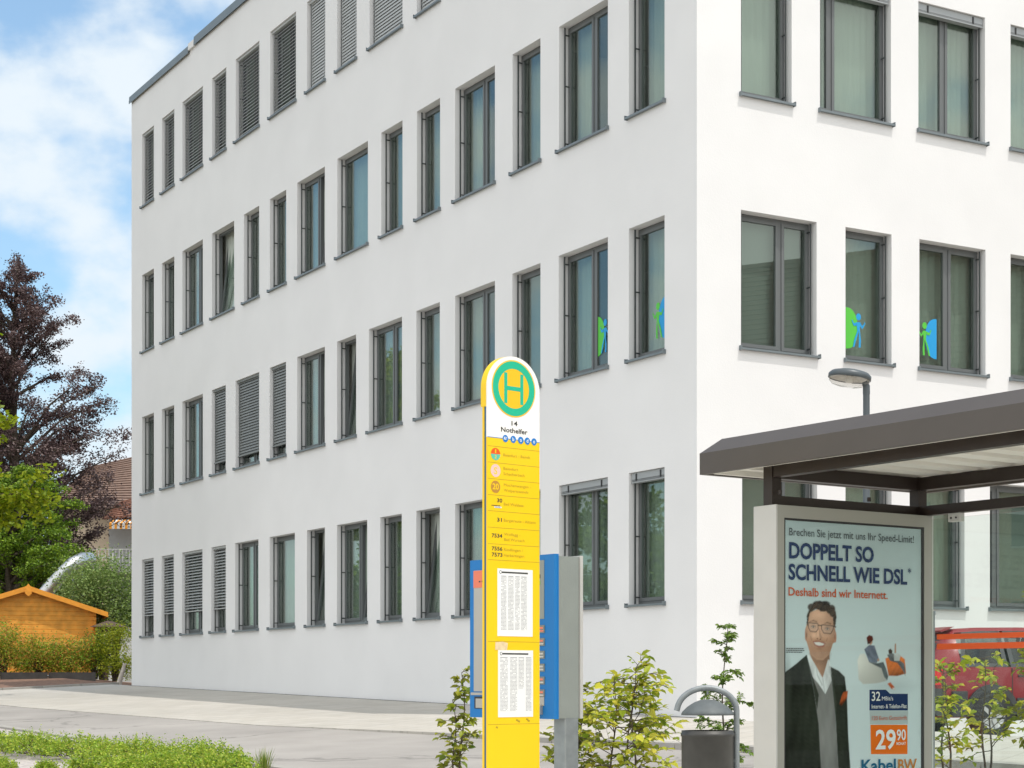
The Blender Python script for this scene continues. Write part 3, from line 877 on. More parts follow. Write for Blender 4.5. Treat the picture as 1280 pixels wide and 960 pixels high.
# the printed sheet: one fine mesh whose point colours are the printed picture
import numpy as np
def printed_sheet():
    st = 0.0048
    xs = np.arange(px0+g, px1-g+1e-6, st); zs = np.arange(pz0-H0, pz1-g-H0+1e-6, st)
    X, Z = np.meshgrid(xs, zs)
    rng = np.random.default_rng(5)
    def sd(poly):
        P = np.array(poly); Q = np.roll(P, -1, 0)
        d = np.full(X.shape, 9.0); ins = np.zeros(X.shape, bool)
        for (ax, az), (bx, bz) in zip(P, Q):
            vx, vz = bx-ax, bz-az; t = np.clip(((X-ax)*vx+(Z-az)*vz)/(vx*vx+vz*vz+1e-12), 0, 1)
            d = np.minimum(d, np.hypot(X-ax-t*vx, Z-az-t*vz))
            c = ((az > Z) != (bz > Z)); ins ^= c & (X < (bx-ax)*(Z-az)/(bz-az+1e-12)+ax)
        return np.where(ins, -d, d)
    def cov(d, w=0.003): return np.clip(0.5-d/(2*w), 0, 1)
    def blob(cx, cz, rx, rz, soft=0.5):
        return np.clip((1-np.hypot((X-cx)/rx, (Z-cz)/rz))/soft, 0, 1)
    def lay(C, m, col):
        col = np.asarray(col, float); m = m[..., None]
        return C*(1-m) + (col if col.ndim > 1 else col[None, None, :])*m
    def fbm(f, seed, sx=1.0, sz=1.0):
        r = np.random.default_rng(seed); o = np.zeros(X.shape)
        for k in range(5):
            for _ in range(3):
                a, b, p = r.normal(0, f*2**k, 3); o += np.sin(a*X*sx+b*Z*sz+p)/(2**k)
        return o/3.0
    # background: pale blue wall, brighter in the middle, floor shadow at the seat
    v = np.clip((Z+0.6)/1.6, 0, 1)
    C = np.stack([0.52+0.13*(1-v), 0.63+0.11*(1-v), 0.66+0.11*(1-v)], -1)
    C = C*(1+0.10*blob(0.62, 0.15, 0.8, 0.6, 1.0)[..., None]-0.16*blob(0.9, 1.0, 1.2, 0.5, 1.0)[..., None])
    C = lay(C, 0.25*blob(0.98, -0.03, 0.26, 0.07, 0.8), (0.22, 0.28, 0.30))
    # seated figures on the beanbags
    f1 = sd(FIG['bagW']); shade = 0.55+0.45*np.clip((0.9-X)/0.2, 0, 1)*np.clip((Z+0.05)/0.16, 0.3, 1)
    C = lay(C, cov(f1), np.stack([0.82*shade, 0.82*shade, 0.77*shade], -1))
    f2 = sd(FIG['bagO']); shade = 0.5+0.5*np.clip((Z-0.03)/0.12, 0, 1)+0.18*fbm(60, 2)
    C = lay(C, cov(f2), np.stack([0.82*shade, 0.20*shade, 0.025*shade], -1))
    for key, col, fr in (('galtop',(0.13,0.16,0.22),70),('galleg',(0.09,0.115,0.125),60),('galface',(0.44,0.25,0.17),20),('galhair',(0.10,0.025,0.018),60),
                         ('galshoe',(0.5,0.10,0.03),50),('kidtop',(0.12,0.13,0.14),60),('kidhair',(0.05,0.028,0.02),60),('kidlap',(0.50,0.53,0.53),20),('kidarm',(0.42,0.25,0.17),20)):
        s_ = 1+0.35*fbm(fr, len(key)); C = lay(C, cov(sd(FIG[key])), np.clip(np.array(col)[None,None,:]*s_[..., None], 0, 1))
    C = lay(C, cov(sd([(0.775,0.20),(0.80,0.15),(0.855,0.125),(0.862,0.135),(0.812,0.165),(0.79,0.205)])), (0.16,0.19,0.26))
    C = lay(C, 0.9*blob(0.862, 0.128, 0.014, 0.012), (0.44,0.25,0.17)); C = lay(C, cov(sd([(0.99,-0.052),(1.007,-0.053),(1.006,-0.045),(0.985,-0.043)])), (0.7,0.7,0.68))
    # the man: jacket, pullover, shirt
    fold = fbm(14, 11, 1.2, 0.6); fine = fbm(160, 12)
    jk = np.maximum(cov(sd(FIG['jacketL'])), cov(sd(FIG['jacketR'])))
    sh = np.clip(1+0.55*fold+0.15*fine, 0.25, 2.2)
    C = lay(C, jk, np.stack([0.020*sh, 0.025*sh, 0.018*sh], -1))
    C = lay(C, 0.6*cov(np.abs(sd([(0.215,-0.6),(0.222,-0.2),(0.20,-0.02),(0.21,-0.03),(0.232,-0.2),(0.225,-0.6)])), 0.004), (0.006,0.008,0.006))
    C = lay(C, 0.7*np.clip(blob(0.10, -0.1, 0.05, 0.3, 0.9), 0, 1), (0.05,0.06,0.045))
    sw = sd(FIG['sweater']); s_ = np.clip(0.80+0.28*np.sin(X*520)*np.sin(Z*430)+0.25*fold-1.1*np.clip((X-0.45)/0.12, 0, 1)*0.4, 0.25, 1.5)
    C = lay(C, cov(sw), np.stack([0.26*s_, 0.26*s_, 0.255*s_], -1))
    nk = sd(FIG['neck']); C = lay(C, cov(nk), np.stack([0.46-0.20*np.clip((X-0.36)/0.08, 0, 1), 0.26-0.12*np.clip((X-0.36)/0.08, 0, 1), 0.17-0.085*np.clip((X-0.36)/0.08, 0, 1)], -1))
    C = lay(C, 0.55*cov(sd([(0.285,0.16),(0.45,0.16),(0.42,0.10),(0.33,0.095)]), 0.02), (0.22,0.115,0.075))
    st_ = sd(FIG['shirt']); s_ = np.clip(0.88+0.22*fbm(34, 15)-0.35*np.clip((X-0.40)/0.06, 0, 1)*np.clip((0.06-Z)/0.1, 0, 1), 0.35, 1.05)
    C = lay(C, cov(st_), np.stack([0.80*s_, 0.83*s_, 0.85*s_], -1))
    for ln in ([(0.333,0.09),(0.345,0.03),(0.385,-0.03),(0.389,-0.025),(0.35,0.035)], [(0.437,0.125),(0.443,0.05),(0.468,0.01),(0.46,0.02),(0.448,0.05)], [(0.389,0.014),(0.404,-0.07),(0.408,-0.07),(0.394,0.014)]):
        C = lay(C, 0.65*cov(sd(ln), 0.003), (0.22,0.25,0.28))
    for key in ('lapel',):
        C = lay(C, cov(sd(FIG[key])), np.stack([0.034*sh, 0.041*sh, 0.031*sh], -1)); C = lay(C, 0.8*cov(np.abs(sd(FIG[key]))-0.001, 0.002), (0.006,0.008,0.006))
    C = lay(C, cov(sd([(0.447,0.088),(0.47,0.02),(0.505,-0.13),(0.50,-0.24),(0.488,-0.16),(0.465,0.0)])), np.stack([0.036*sh, 0.042*sh, 0.033*sh], -1))
    pk = sd(FIG['pocket']); s_ = np.clip(1+0.9*fbm(60, 19), 0.3, 1.8); C = lay(C, cov(pk), np.stack([0.36*s_, 0.075*s_, 0.02*s_], -1))
    # head
    fc = sd(FIG['face'])
    lx = (X-0.372)/0.125; lz = (Z-0.28)/0.16
    li = np.clip(1.06-0.42*np.clip(lx+0.1, 0, 1.2)**1.5-0.30*np.clip(-lx-0.45, 0, 1)-0.20*np.clip(-lz-0.25, 0, 1)+0.05*fbm(30, 23), 0.35, 1.25)
    li = li*(1+0.20*blob(0.36, 0.395, 0.07, 0.035, 0.9)+0.22*blob(0.318, 0.272, 0.032, 0.024, 0.9)+0.12*blob(0.43, 0.262, 0.03, 0.024, 0.9)+0.25*blob(0.352, 0.285, 0.010, 0.035, 0.8)+0.15*blob(0.355, 0.155, 0.035, 0.02, 0.9))
    C = lay(C, cov(fc), np.stack([0.66*li, 0.39*li**1.08, 0.265*li**1.15], -1))
    for ex, ez, s_ in ((0.254, 0.272, 1), (0.494, 0.264, -1)):
        C = lay(C, cov(np.hypot((X-ex)/0.011, (Z-ez)/0.034)*0.02-0.02, 0.003), (0.50,0.27,0.19)); C = lay(C, 0.7*blob(ex+0.003*s_, ez, 0.006, 0.02), (0.18,0.08,0.05))
    # stubble along the jaw, chin and upper lip
    stub = np.clip(cov(sd(FIG['beard']), 0.018)*0.42*(1+0.5*fbm(220, 29)) - 0.25*blob(0.36, 0.222, 0.055, 0.022, 0.6), 0, 0.6)*cov(fc)
    C = lay(C, stub*0.85, (0.24,0.14,0.095)); C = lay(C, 0.35*cov(sd([(0.325,0.243),(0.36,0.25),(0.405,0.238),(0.40,0.231),(0.36,0.24),(0.33,0.235)]), 0.005), (0.16,0.085,0.055))
    # nose, eyes, brows, mouth
    C = lay(C, 0.50*cov(sd([(0.362,0.31),(0.370,0.285),(0.386,0.258),(0.376,0.250),(0.366,0.262),(0.360,0.285)]), 0.006), (0.22,0.115,0.075))
    for nx, nz in ((0.346, 0.2525), (0.371, 0.2505)): C = lay(C, 0.85*blob(nx, nz, 0.0075, 0.0045), (0.08,0.035,0.025))
    for ex, ez in ((0.312, 0.322), (0.428, 0.312)):
        C = lay(C, 0.5*blob(ex, ez+0.003, 0.034, 0.020, 0.8), (0.20,0.11,0.075))
        C = lay(C, 0.7*blob(ex, ez, 0.016, 0.0055, 0.5), (0.62,0.58,0.55)); C = lay(C, blob(ex+0.001, ez, 0.0075, 0.0065, 0.5), (0.045,0.04,0.035))
        C = lay(C, 0.8*cov(sd([(ex-0.021,ez+0.001),(ex,ez+0.010),(ex+0.021,ez+0.002),(ex,ez+0.0065)]), 0.003), (0.05,0.03,0.02))
        C = lay(C, 0.7*cov(sd([(ex-0.032,ez+0.030),(ex,ez+0.043),(ex+0.032,ez+0.034),(ex+0.030,ez+0.028),(ex,ez+0.034)]), 0.004), (0.075,0.042,0.026))
    for pts in ([(0.297,0.24),(0.288,0.262),(0.292,0.268),(0.303,0.245)], [(0.424,0.238),(0.434,0.256),(0.430,0.262),(0.416,0.24)]):
        C = lay(C, 0.5*cov(sd(pts), 0.005), (0.22,0.11,0.075))
    C = lay(C, 0.95*cov(sd(FIG['lips']), 0.003), (0.36,0.14,0.11)); C = lay(C, cov(sd([(0.318,0.2305),(0.363,0.232),(0.404,0.2215),(0.390,0.2125),(0.358,0.2105),(0.332,0.217)]), 0.002), (0.80,0.78,0.75))
    C = lay(C, 0.35*blob(0.36, 0.192, 0.03, 0.008, 0.8), (0.15,0.08,0.055))
    # glasses
    for key in ('lensL', 'lensR'):
        d = sd(FIG[key]); C = lay(C, 0.10*cov(d), (0.6,0.65,0.66)); C = lay(C, 0.95*cov(np.abs(d)-0.0024, 0.0022), (0.022,0.020,0.022))
    C = lay(C, 0.95*cov(sd([(0.350,0.337),(0.384,0.333),(0.384,0.327),(0.350,0.331)]), 0.0022), (0.022,0.020,0.022)); C = lay(C, 0.9*cov(sd([(0.478,0.333),(0.502,0.329),(0.502,0.321),(0.480,0.325)]), 0.002), (0.025,0.022,0.022))
    # hair: swept tufts
    hr = sd(FIG['hair']) + 0.006*fbm(55, 31)
    tuft_ = np.maximum.reduce([blob(0.30, 0.440, 0.040, 0.026, 0.3), blob(0.35, 0.460, 0.05, 0.022, 0.3), blob(0.41, 0.462, 0.05, 0.022, 0.3), blob(0.465, 0.435, 0.035, 0.028, 0.3)])
    s_ = np.clip(0.9+0.9*fbm(70, 33, 1.0, 0.55)+0.8*blob(0.35, 0.455, 0.10, 0.03, 0.9), 0.3, 2.6)
    C = lay(C, np.clip(np.maximum(cov(hr, 0.004), tuft_*0.95), 0, 1), np.stack([0.050*s_, 0.031*s_, 0.020*s_], -1))
    C = np.clip(C, 0.003, 0.88)
    n0, n1 = X.shape
    co = np.stack([X, np.full(X.shape, 0.0118), Z+H0], -1).reshape(-1, 3)
    idx = np.arange(n0*n1).reshape(n0, n1)
    fs = np.stack([idx[:-1,:-1], idx[:-1,1:], idx[1:,1:], idx[1:,:-1]], -1).reshape(-1, 4)
    me = bpy.data.meshes.new('poster'); me.from_pydata(co.tolist(), [], fs.tolist())
    at_ = me.color_attributes.new('print', 'FLOAT_COLOR', 'POINT')
    at_.data.foreach_set('color', np.concatenate([C.reshape(-1, 3), np.ones((n0*n1, 1))], 1).ravel().astype(np.float32))
    m = bpy.data.materials.new('printed paper'); m.use_nodes = True
    a = m.node_tree.nodes.new('ShaderNodeAttribute'); a.attribute_name = 'print'
    bs = m.node_tree.nodes['Principled BSDF']; bs.inputs['Roughness'].default_value = 0.85; bs.inputs['Specular IOR Level'].default_value = 0.08
    m.node_tree.links.new(a.outputs['Color'], bs.inputs['Base Color'])
    me.materials.append(m); me.update()
    return link('poster', me, case)
printed_sheet()
pfig('price_box', [('blue','navy'),('pale','grey'),('orange','orange')])
TY = 0.0062
for s, x, z, w_, c_, m_, bo in (
 ('Brechen Sie jetzt mit uns Ihr Speed-Limit!',0.111,0.861,1.060,0.045,'greyink',0.008),
 ('DOPPELT SO',0.111,0.724,0.707,0.097,'navy',0.030), ('SCHNELL WIE DSL',0.106,0.598,1.005,0.095,'navy',0.030),('*',1.118,0.650,0.03,0.05,'navy',0.01),
 ('Deshalb sind wir Internett.',0.106,0.504,0.833,0.050,'redorange',0.014),
 ('32',0.799,-0.123,0.075,0.056,'white',0.01),('MBit/s',0.888,-0.121,0.098,0.024,'white',0.0),
 ('Internet- & Telefon-Flat',0.799,-0.170,0.307,0.025,'white',0.008),('120 Euro Gutschrift',0.802,-0.242,0.307,0.025,'redorange',0.0),
 ('29',0.834,-0.422,0.175,0.120,'white',0.022),('90',1.018,-0.369,0.080,0.067,'white',0.015),('MONAT',1.015,-0.399,0.083,0.018,'white',0.012),
 ('Kabel',0.711,-0.557,0.300,0.075,'teal',0.022),('BW',1.031,-0.561,0.167,0.074,'amber',0.018)):
    text(s, x, z+H0, w_, c_, PC[m_], case, TY, bo)
b = MB()
for zz in (0.189, 0.178, 0.167):
    x = 0.088
    while x < 0.22:
        w_ = 0.008+0.012*random.random(); b.flat([(x,zz+H0),(x+w_,zz+H0),(x+w_,zz+0.005+H0),(x,zz+0.005+H0)], 0.0062); x += w_+0.004
b.build('small_print', PC['greyink'], case)

# ------------------------------------------------------------------ bus stop sign
M['yellow'] = mat('sign yellow', (0.84, 0.545, 0.0), 0.4, var=0.02, scale=3)
M['amberyellow'] = mat('sign amber', (0.84, 0.46, 0.0), 0.4)
M['signwhite'] = mat('sign white', (0.80, 0.78, 0.75), 0.4)
M['signgreen'] = mat('sign green', (0.0, 0.42, 0.24), 0.35)
M['signblue'] = mat('sign edge blue', (0.01, 0.10, 0.24), 0.4)
M['ink'] = mat('black ink', (0.035, 0.035, 0.03), 0.6)
M['fineink'] = mat('faded brown ink', (0.42, 0.29, 0.015), 0.6)
M['logoblue'] = mat('logo blue', (0.0, 0.17, 0.52), 0.45)
M['red'] = mat('roundel red', (0.75, 0.08, 0.0), 0.45)
M['pink'] = mat('roundel pink', (0.80, 0.50, 0.45), 0.5)
M['ochre'] = mat('roundel ochre', (0.44, 0.22, 0.03), 0.5)
M['mint'] = mat('roundel mint', (0.10, 0.48, 0.34), 0.5)
M['paper'] = mat('timetable paper', (0.78, 0.78, 0.77), 0.6)
M['print'] = mat('timetable print', (0.33, 0.33, 0.34), 0.7)
SX, SY = -0.143, 10.5
GSS = gz(SX, SY)
A_SS = math.atan2(0.6615, 0.75)
sg = thing('bus_stop_sign', 'tall yellow bus stop sign with green H disc and two timetables', 'bus stop sign', (SX, SY, GSS), A_SS)
HS = -GSS
SW = 0.41
def arch(x0, x1, z0, zc, n=28):
    cx, r = (x0+x1)/2, (x1-x0)/2
    return [(x0, z0), (x1, z0)] + [(cx + r*math.cos(math.pi*i/n), zc + r*math.sin(math.pi*i/n)*0.96) for i in range(n+1)]
ZL = HS+1.422                                        # white / yellow boundary
MB().prism([(0,-0.1),(SW,-0.1),(SW,ZL),(0,ZL)], 0.0, 0.012, axis='y').build('panel', M['yellow'], sg)
MB().prism(arch(0, SW, ZL, HS+1.715), 0.0, 0.012, axis='y').build('head_panel', M['signwhite'], sg)
MB().prism([(0.004,-0.3),(SW-0.004,-0.3),(SW-0.004,HS+1.60),(0.004,HS+1.60)], 0.012, 0.030, axis='y').build('edge_frame', M['signblue'], sg)
MB().prism([(0,-0.1),(SW,-0.1),(SW,HS+1.60),(0,HS+1.60)], 0.030, 0.046, axis='y').build('back_panel', M['yellow'], sg)
MB().prism(arch(-0.003, SW+0.003, HS+1.60, HS+1.713), 0.0125, 0.056, axis='y').build('cap', M['yellow'], sg)
b = MB()
for z in (1.369, 1.274, 1.179, 1.0845, 0.991, 0.8947, 0.7985, 0.705, 0.2285, -0.2565):
    b.flat([(0.002,HS+z),(SW-0.002,HS+z),(SW-0.002,HS+z+0.0028),(0.002,HS+z+0.0028)], -0.0006)
b.build('panel_joint', M['fineink'], sg)
cx, cz = 0.2035, HS+1.722
disc = MB().prism(ring(cx, cz, 0.171, 0.168, 56), -0.0015, 0.0, axis='y').build('stop_disc', M['amberyellow'], sg)
b = MB(); o1 = ring(cx, cz, 0.164, 0.161, 56); o2 = ring(cx, cz, 0.120, 0.117, 56)
b.add([(p[0],-0.0022,p[1]) for p in o1+o2], [(i,(i+1)%56,56+(i+1)%56,56+i) for i in range(56)]); b.build('disc_ring', M['signgreen'], disc)
b = MB(); hw, hh, st = 0.063, 0.090, 0.0125
b.flat([(cx-hw-st,cz-hh),(cx-hw+st,cz-hh),(cx-hw+st,cz+hh),(cx-hw-st,cz+hh)], -0.0022)
b.flat([(cx+hw-st,cz-hh),(cx+hw+st,cz-hh),(cx+hw+st,cz+hh),(cx+hw-st,cz+hh)], -0.0022)
b.flat([(cx-hw+st,cz-st),(cx+hw-st,cz-st),(cx+hw-st,cz+st),(cx-hw+st,cz+st)], -0.0022)
b.build('disc_letter', M['signgreen'], disc)
def st_(s, x, z, w_, c_, m_, bo=0.0): return text(s, x, HS+z, w_, c_, m_, sg, -0.0012, bo)
st_('14', 0.186, 1.504, 0.047, 0.027, M['ink'], 0.02)
st_('Nothelfer', 0.104, 1.461, 0.209, 0.028, M['ink'], 0.018)
b = MB(); b.flat([(0.0,ZL-0.0015),(SW,ZL-0.0015),(SW,ZL+0.002),(0.0,ZL+0.002)], -0.0012); b.build('logo_line', M['logoblue'], sg)
for i, x in enumerate((0.138, 0.1995, 0.2587, 0.3112, 0.3646)):
    d = MB().flat(ring(x, ZL+0.001, 0.0215, 0.0215, 24), -0.0016).build('logo_dot', M['logoblue'], sg)
    if i:
        c_ = 'bodo'[i-1]
        text(c_, x-0.007, ZL-0.0085, 0.014, 0.021 if c_ in 'bd' else 0.024, M['signwhite'], d, -0.0020, 0.01)
    else:
        b = MB(); b.flat([(x-0.013,ZL-0.006),(x+0.004,ZL-0.006),(x+0.013,ZL+0.002),(x+0.013,ZL+0.010),(x-0.010,ZL+0.010)], -0.0019)
        b.flat([(x-0.008,ZL+0.001),(x+0.012,ZL+0.001),(x+0.012,ZL+0.007),(x-0.006,ZL+0.007)], -0.0022, 1)
        b.flat(ring(x-0.006, ZL-0.007, 0.004, 0.004, 10), -0.0022, 1); b.flat(ring(x+0.005, ZL-0.007, 0.004, 0.004, 10), -0.0022, 1)
        b.build('bus_symbol', [M['signwhite'], M['logoblue']], d)
def half(cx_, cz_, r, up):
    a0 = 0 if up else math.pi
    return [(cx_+r*math.cos(a0+math.pi*i/18), cz_+r*math.sin(a0+math.pi*i/18)) for i in range(19)]
rx, r1_ = 0.062, 0.036
d = MB().flat(half(rx, HS+1.3255, r1_, True), -0.0012).flat(half(rx, HS+1.3255, r1_, False), -0.0012, 1).build('route_disc', [M['red'], M['mint']], sg)
text('1', rx-0.005, HS+1.332, 0.009, 0.021, M['yellow'], d, -0.0016, 0.02); text('2', rx-0.007, HS+1.300, 0.014, 0.019, M['yellow'], d, -0.0016, 0.02)
d = MB().flat(ring(rx, HS+1.229, 0.038, 0.038, 30), -0.0012).build('route_disc', M['pink'], sg)
text('S', rx-0.013, HS+1.208, 0.026, 0.040, M['yellow'], d, -0.0016, 0.01)
d = MB().flat(ring(rx, HS+1.134, 0.036, 0.036, 30), -0.0012).build('route_disc', M['ochre'], sg)
text('20', rx-0.024, HS+1.118, 0.048, 0.035, M['yellow'], d, -0.0016, 0.02)
for s, x, z, w_ in (('Baienfurt - Baindt',0.1214,1.3185,0.212),('Baienfurt',0.1232,1.239,0.115),('Schacher\u00f6sch',0.1232,1.208,0.166),
  ('Mochenwangen -',0.1258,1.143,0.214),('Wolpertswende',0.1258,1.111,0.194),('Bad Waldsee',0.1258,1.030,0.156),('Bergatreute - Alttann',0.1258,0.935,0.252),
  ('Wolfegg -',0.128,0.853,0.127),('Bad Wurzach',0.128,0.822,0.161),('Riedlingen /',0.1265,0.763,0.151),('Herbertingen',0.1265,0.730,0.160)):
    st_(s, x, z, w_, 0.0165, M['fineink'])
for s, x, z, w_ in (('30',0.073,1.045,0.041),('31',0.073,0.932,0.038),('7534',0.032,0.838,0.082),('7556',0.032,0.762,0.083),('7573',0.032,0.7265,0.083)):
    st_(s, x, z, w_, 0.0225, M['ink'], 0.02)
b = MB(); b.flat([(0.052,HS+1.012),(0.108,HS+1.012),(0.108,HS+1.020),(0.052,HS+1.020)], -0.001, 1)
x = 0.031
while x < 0.095:
    w_ = 0.004+0.006*random.random(); b.flat([(x,HS+1.0225),(x+w_,HS+1.0225),(x+w_,HS+1.0275),(x,HS+1.0275)], -0.0012, 0); x += w_+0.002
x = 0.056
while x < 0.10:
    w_ = 0.004+0.006*random.random(); b.flat([(x,HS+1.014),(x+w_,HS+1.014),(x+w_,HS+1.018),(x,HS+1.018)], -0.0014, 2); x += w_+0.002
b.build('operator_mark', [M['ink'], M['paper'], M['logoblue']], sg)
def timetable(x0, x1, z0, z1, cols, seed, gap=None):
    rr = random.Random(seed)
    p = MB().prism([(x0,HS+z0),(x1,HS+z0),(x1,HS+z1),(x0,HS+z1)], -0.002, 0.0, axis='y').build('timetable', M['paper'], sg)
    b = MB(); w_ = x1-x0; h_ = z1-z0
    b.flat([(x0+w_*0.12,HS+z1-h_*0.065),(x0+w_*0.86,HS+z1-h_*0.065),(x0+w_*0.86,HS+z1-h_*0.042),(x0+w_*0.12,HS+z1-h_*0.042)], -0.0026, 0)
    b.flat(ring(x0+w_*0.085, HS+z1-h_*0.052, 0.010, 0.010, 16), -0.0026, 0); b.flat(ring(x0+w_*0.085, HS+z1-h_*0.052, 0.007, 0.007, 16), -0.003, 1)
    b.build('title_bar', [M['ink'], M['paper']], p)
    b = MB()
    for c0, c1 in cols:
        z = z1-h_*0.115; i = 0
        while z > z0+h_*0.08:
            if not (gap and abs(c0-gap[0]) < 0.01 and z < z1-h_*gap[1]):
                x = x0+w_*c0; xe = x0+w_*c1
                if i == 0: b.flat([(x,HS+z),(xe*0.97+x*0.03,HS+z),(xe*0.97+x*0.03,HS+z+0.004),(x,HS+z+0.004)], -0.0026)
                else:
                    while x < xe:
                        d = min(xe-x, 0.004+0.008*rr.random())
                        if rr.random() < 0.9: b.flat([(x,HS+z),(x+d,HS+z),(x+d,HS+z+0.0030),(x,HS+z+0.0030)], -0.0026)
                        x += d+0.0025
            z -= 0.0078; i += 1
    b.build('timetable_print', M['print'], p)
timetable(0.076, 0.353, 0.262, 0.658, ((0.10,0.25),(0.30,0.45),(0.50,0.63),(0.67,0.83)), 3)
timetable(0.081, 0.356, -0.214, 0.180, ((0.06,0.27),(0.34,0.54),(0.58,0.74),(0.79,0.95)), 5, gap=(0.58, 0.58))
MB().flat([(0.058,HS+0.181),(0.150,HS+0.181),(0.157,HS+0.222),(0.118,HS+0.229),(0.060,HS+0.226)], -0.0018).build('tape', mat('old cream tape', (0.72,0.56,0.34), 0.6, var=0.15, scale=30), sg)
b = MB()
for x, z in ((0.22,-0.235),(0.235,-0.242),(0.30,-0.231),(0.312,-0.24),(0.062,-0.275)):
    b.flat([(x,HS+z),(x+0.016,HS+z-0.006),(x+0.021,HS+z+0.006),(x+0.004,HS+z+0.009)], -0.0009)
b.build('scratch', M['fineink'], sg)

# ------------------------------------------------------------------ ticket machine
M['machineblue'] = mat('machine blue', (0.0, 0.16, 0.47), 0.38, var=0.03, scale=4)
M['machinegrey'] = mat('machine grey', (0.255, 0.28, 0.265), 0.5, var=0.04, scale=6, bump=0.05, bscale=90)
M['metal'] = mat('brushed metal panel', (0.50, 0.47, 0.43), 0.35, metal=0.6, var=0.06, scale=2)
M['screen'] = mat('grey display field', (0.20, 0.22, 0.21), 0.25)
M['coral'] = mat('coral sticker', (0.75, 0.20, 0.12), 0.6)
TX, TYY = 0.2731, 11.4
GT = gz(TX, TYY)
A_TM = math.atan2(-0.77, 0.636)
tm = thing('ticket_machine', 'blue and grey ticket machine on a galvanised post behind the yellow sign', 'ticket machine', (TX, TYY, GT), A_TM)
HT = -GT
TW, tz0, tz1 = 0.87, HT-0.243, HT+0.804
MB().bbox(-TW+0.01, -0.008, 0.03, 0.212, tz0+0.004, tz1-0.012, 0.006).build('cabinet', M['machinegrey'], tm)
b = MB(); b.prism([(-TW,0.0),(-TW,0.03),(0.0,0.03),(0.0,0.012),(-0.012,0.0)], tz0, tz1)
b.build('front_panel', M['machineblue'], tm)
MB().box(-TW, 0.0, 0.212, 0.236, tz0+0.002, tz1-0.004).build('back_plate', M['case'], tm)
b = MB(); b.box(-TW+0.045, -0.46, -0.004, 0.0, HT-0.07, tz1-0.07); b.build('display_panel', M['metal'], tm)
b = MB(); b.box(-TW+0.045, -0.60, -0.007, -0.0045, tz1-0.185, tz1-0.072); b.box(-TW+0.105, -TW+0.12, -0.008, -0.0072, tz1-0.15, tz1-0.14, 1); b.box(-TW+0.135, -TW+0.15, -0.008, -0.0072, tz1-0.15, tz1-0.14, 1); b.build('sticker', [M['coral'], M['ink']], tm)
b = MB(); b.box(-TW+0.015, -0.44, -0.006, 0.0, HT-0.095, HT-0.078); b.build('ledge', M['metal'], tm)
b = MB(); b.box(-TW+0.05, -0.50, -0.003, 0.0, HT-0.185, HT-0.105); b.box(-TW+0.065, -0.52, -0.004, -0.0031, HT-0.180, HT-0.118, 1); b.build('slot', [M['dark'], M['metal']], tm)
b = MB(); b.box(-0.36, -0.105, -0.004, 0.0, HT+0.395, tz1-0.035); b.box(-0.35, -0.14, -0.0055, -0.0041, tz1-0.15, tz1-0.125, 1); b.box(-0.35, -0.14, -0.0055, -0.0041, tz1-0.19, tz1-0.165, 2)
b.box(-0.20, -0.15, -0.0055, -0.0041, tz1-0.34, tz1-0.22, 3)
b.build('instructions', [M['machinegrey'], M['dark'], mat('green print', (0.13,0.38,0.05), 0.6), M['grey'] if 'grey' in M else M['case']], tm)
rr = random.Random(4)
for i in range(6):
    for x in (-0.30, -0.215, -0.13):
        z = HT+0.335-0.082*i
        b = MB(); b.box(x-0.03, x+0.03, -0.006, 0.0, z-0.03, z+0.02, 0)
        b.box(x-0.022, x+0.022, -0.0075, -0.0061, z-0.022, z-0.012, 1 if rr.random() < 0.5 else 2); b.box(x-0.022, x+0.018, -0.0075, -0.0061, z-0.004, z+0.008, 1 if rr.random() < 0.5 else 2)
        b.build('key_pad', [M['screen'], M['coral'], M['case']], tm)
b = MB(); b.box(-0.28, -0.105, -0.004, 0.0, HT-0.16, HT-0.08); b.build('coin_plate', M['metal'], tm)
b = MB(); b.prism([(-0.001, HT-0.15), (-0.075, HT-0.185), (-0.075, HT-0.215), (-0.001, HT-0.215)], -0.28, -0.12, axis='x'); b.build('tray', M['metal'], tm)
b = MB(); b.bbox(-0.115, 0.0, 0.085, 0.200, -0.2, tz0+0.0035, 0.006); b.build('pole', M['galv'], tm)

# ------------------------------------------------------------------ litter bin
M['bin'] = mat('bin dark grey', (0.048, 0.047, 0.044), 0.5, var=0.15, scale=12)
bx, by = at(884.5, 13.5)
GB = gz(bx, by); HB = -GB
lb = thing('litter_bin', 'round dark grey litter bin with domed lid under a galvanised hoop', 'litter bin', (bx, by, GB))
r_ = 0.195
b = MB(); zt = HB-0.372
b.lathe([(0.0,0.12),(r_-0.01,0.12),(r_,0.14),(r_,zt-0.045),(r_+0.006,zt-0.043),(r_+0.006,zt-0.02),(r_,zt-0.018),(r_,zt),(r_-0.006,zt),(r_-0.008,0.16)], 40)
b.build('body', M['bin'], lb)
b = MB(); zb_ = HB-0.253
b.lathe([(0.0,zb_+0.115),(0.05,zb_+0.111),(0.10,zb_+0.092),(0.15,zb_+0.060),(0.185,zb_+0.026),(0.196,zb_+0.010),(0.197,zb_-0.004),(0.190,zb_-0.004),(0.182,zb_+0.022),(0.14,zb_+0.058),(0.0,zb_+0.105)], 40)
b.build('lid', mat('dull zinc lid', (0.105, 0.12, 0.125), 0.6, var=0.12, scale=14), lb)
rt = 0.0225; cxh = 0.0
pts = [(-0.232, 0, HB-0.225)]
for i in range(0, 19):
    a = math.radians(165 - i*165/18.0)
    pts.append((-0.005 + 0.222*math.cos(a), 0, HB-0.245 + 0.172*math.sin(a)+0.02))
pts.append((0.217, 0, HB-0.30)); pts.append((0.217, 0, -0.15))
b = MB(); b.tube(pts, rt, 14); b.build('hoop', M['galv'], lb)
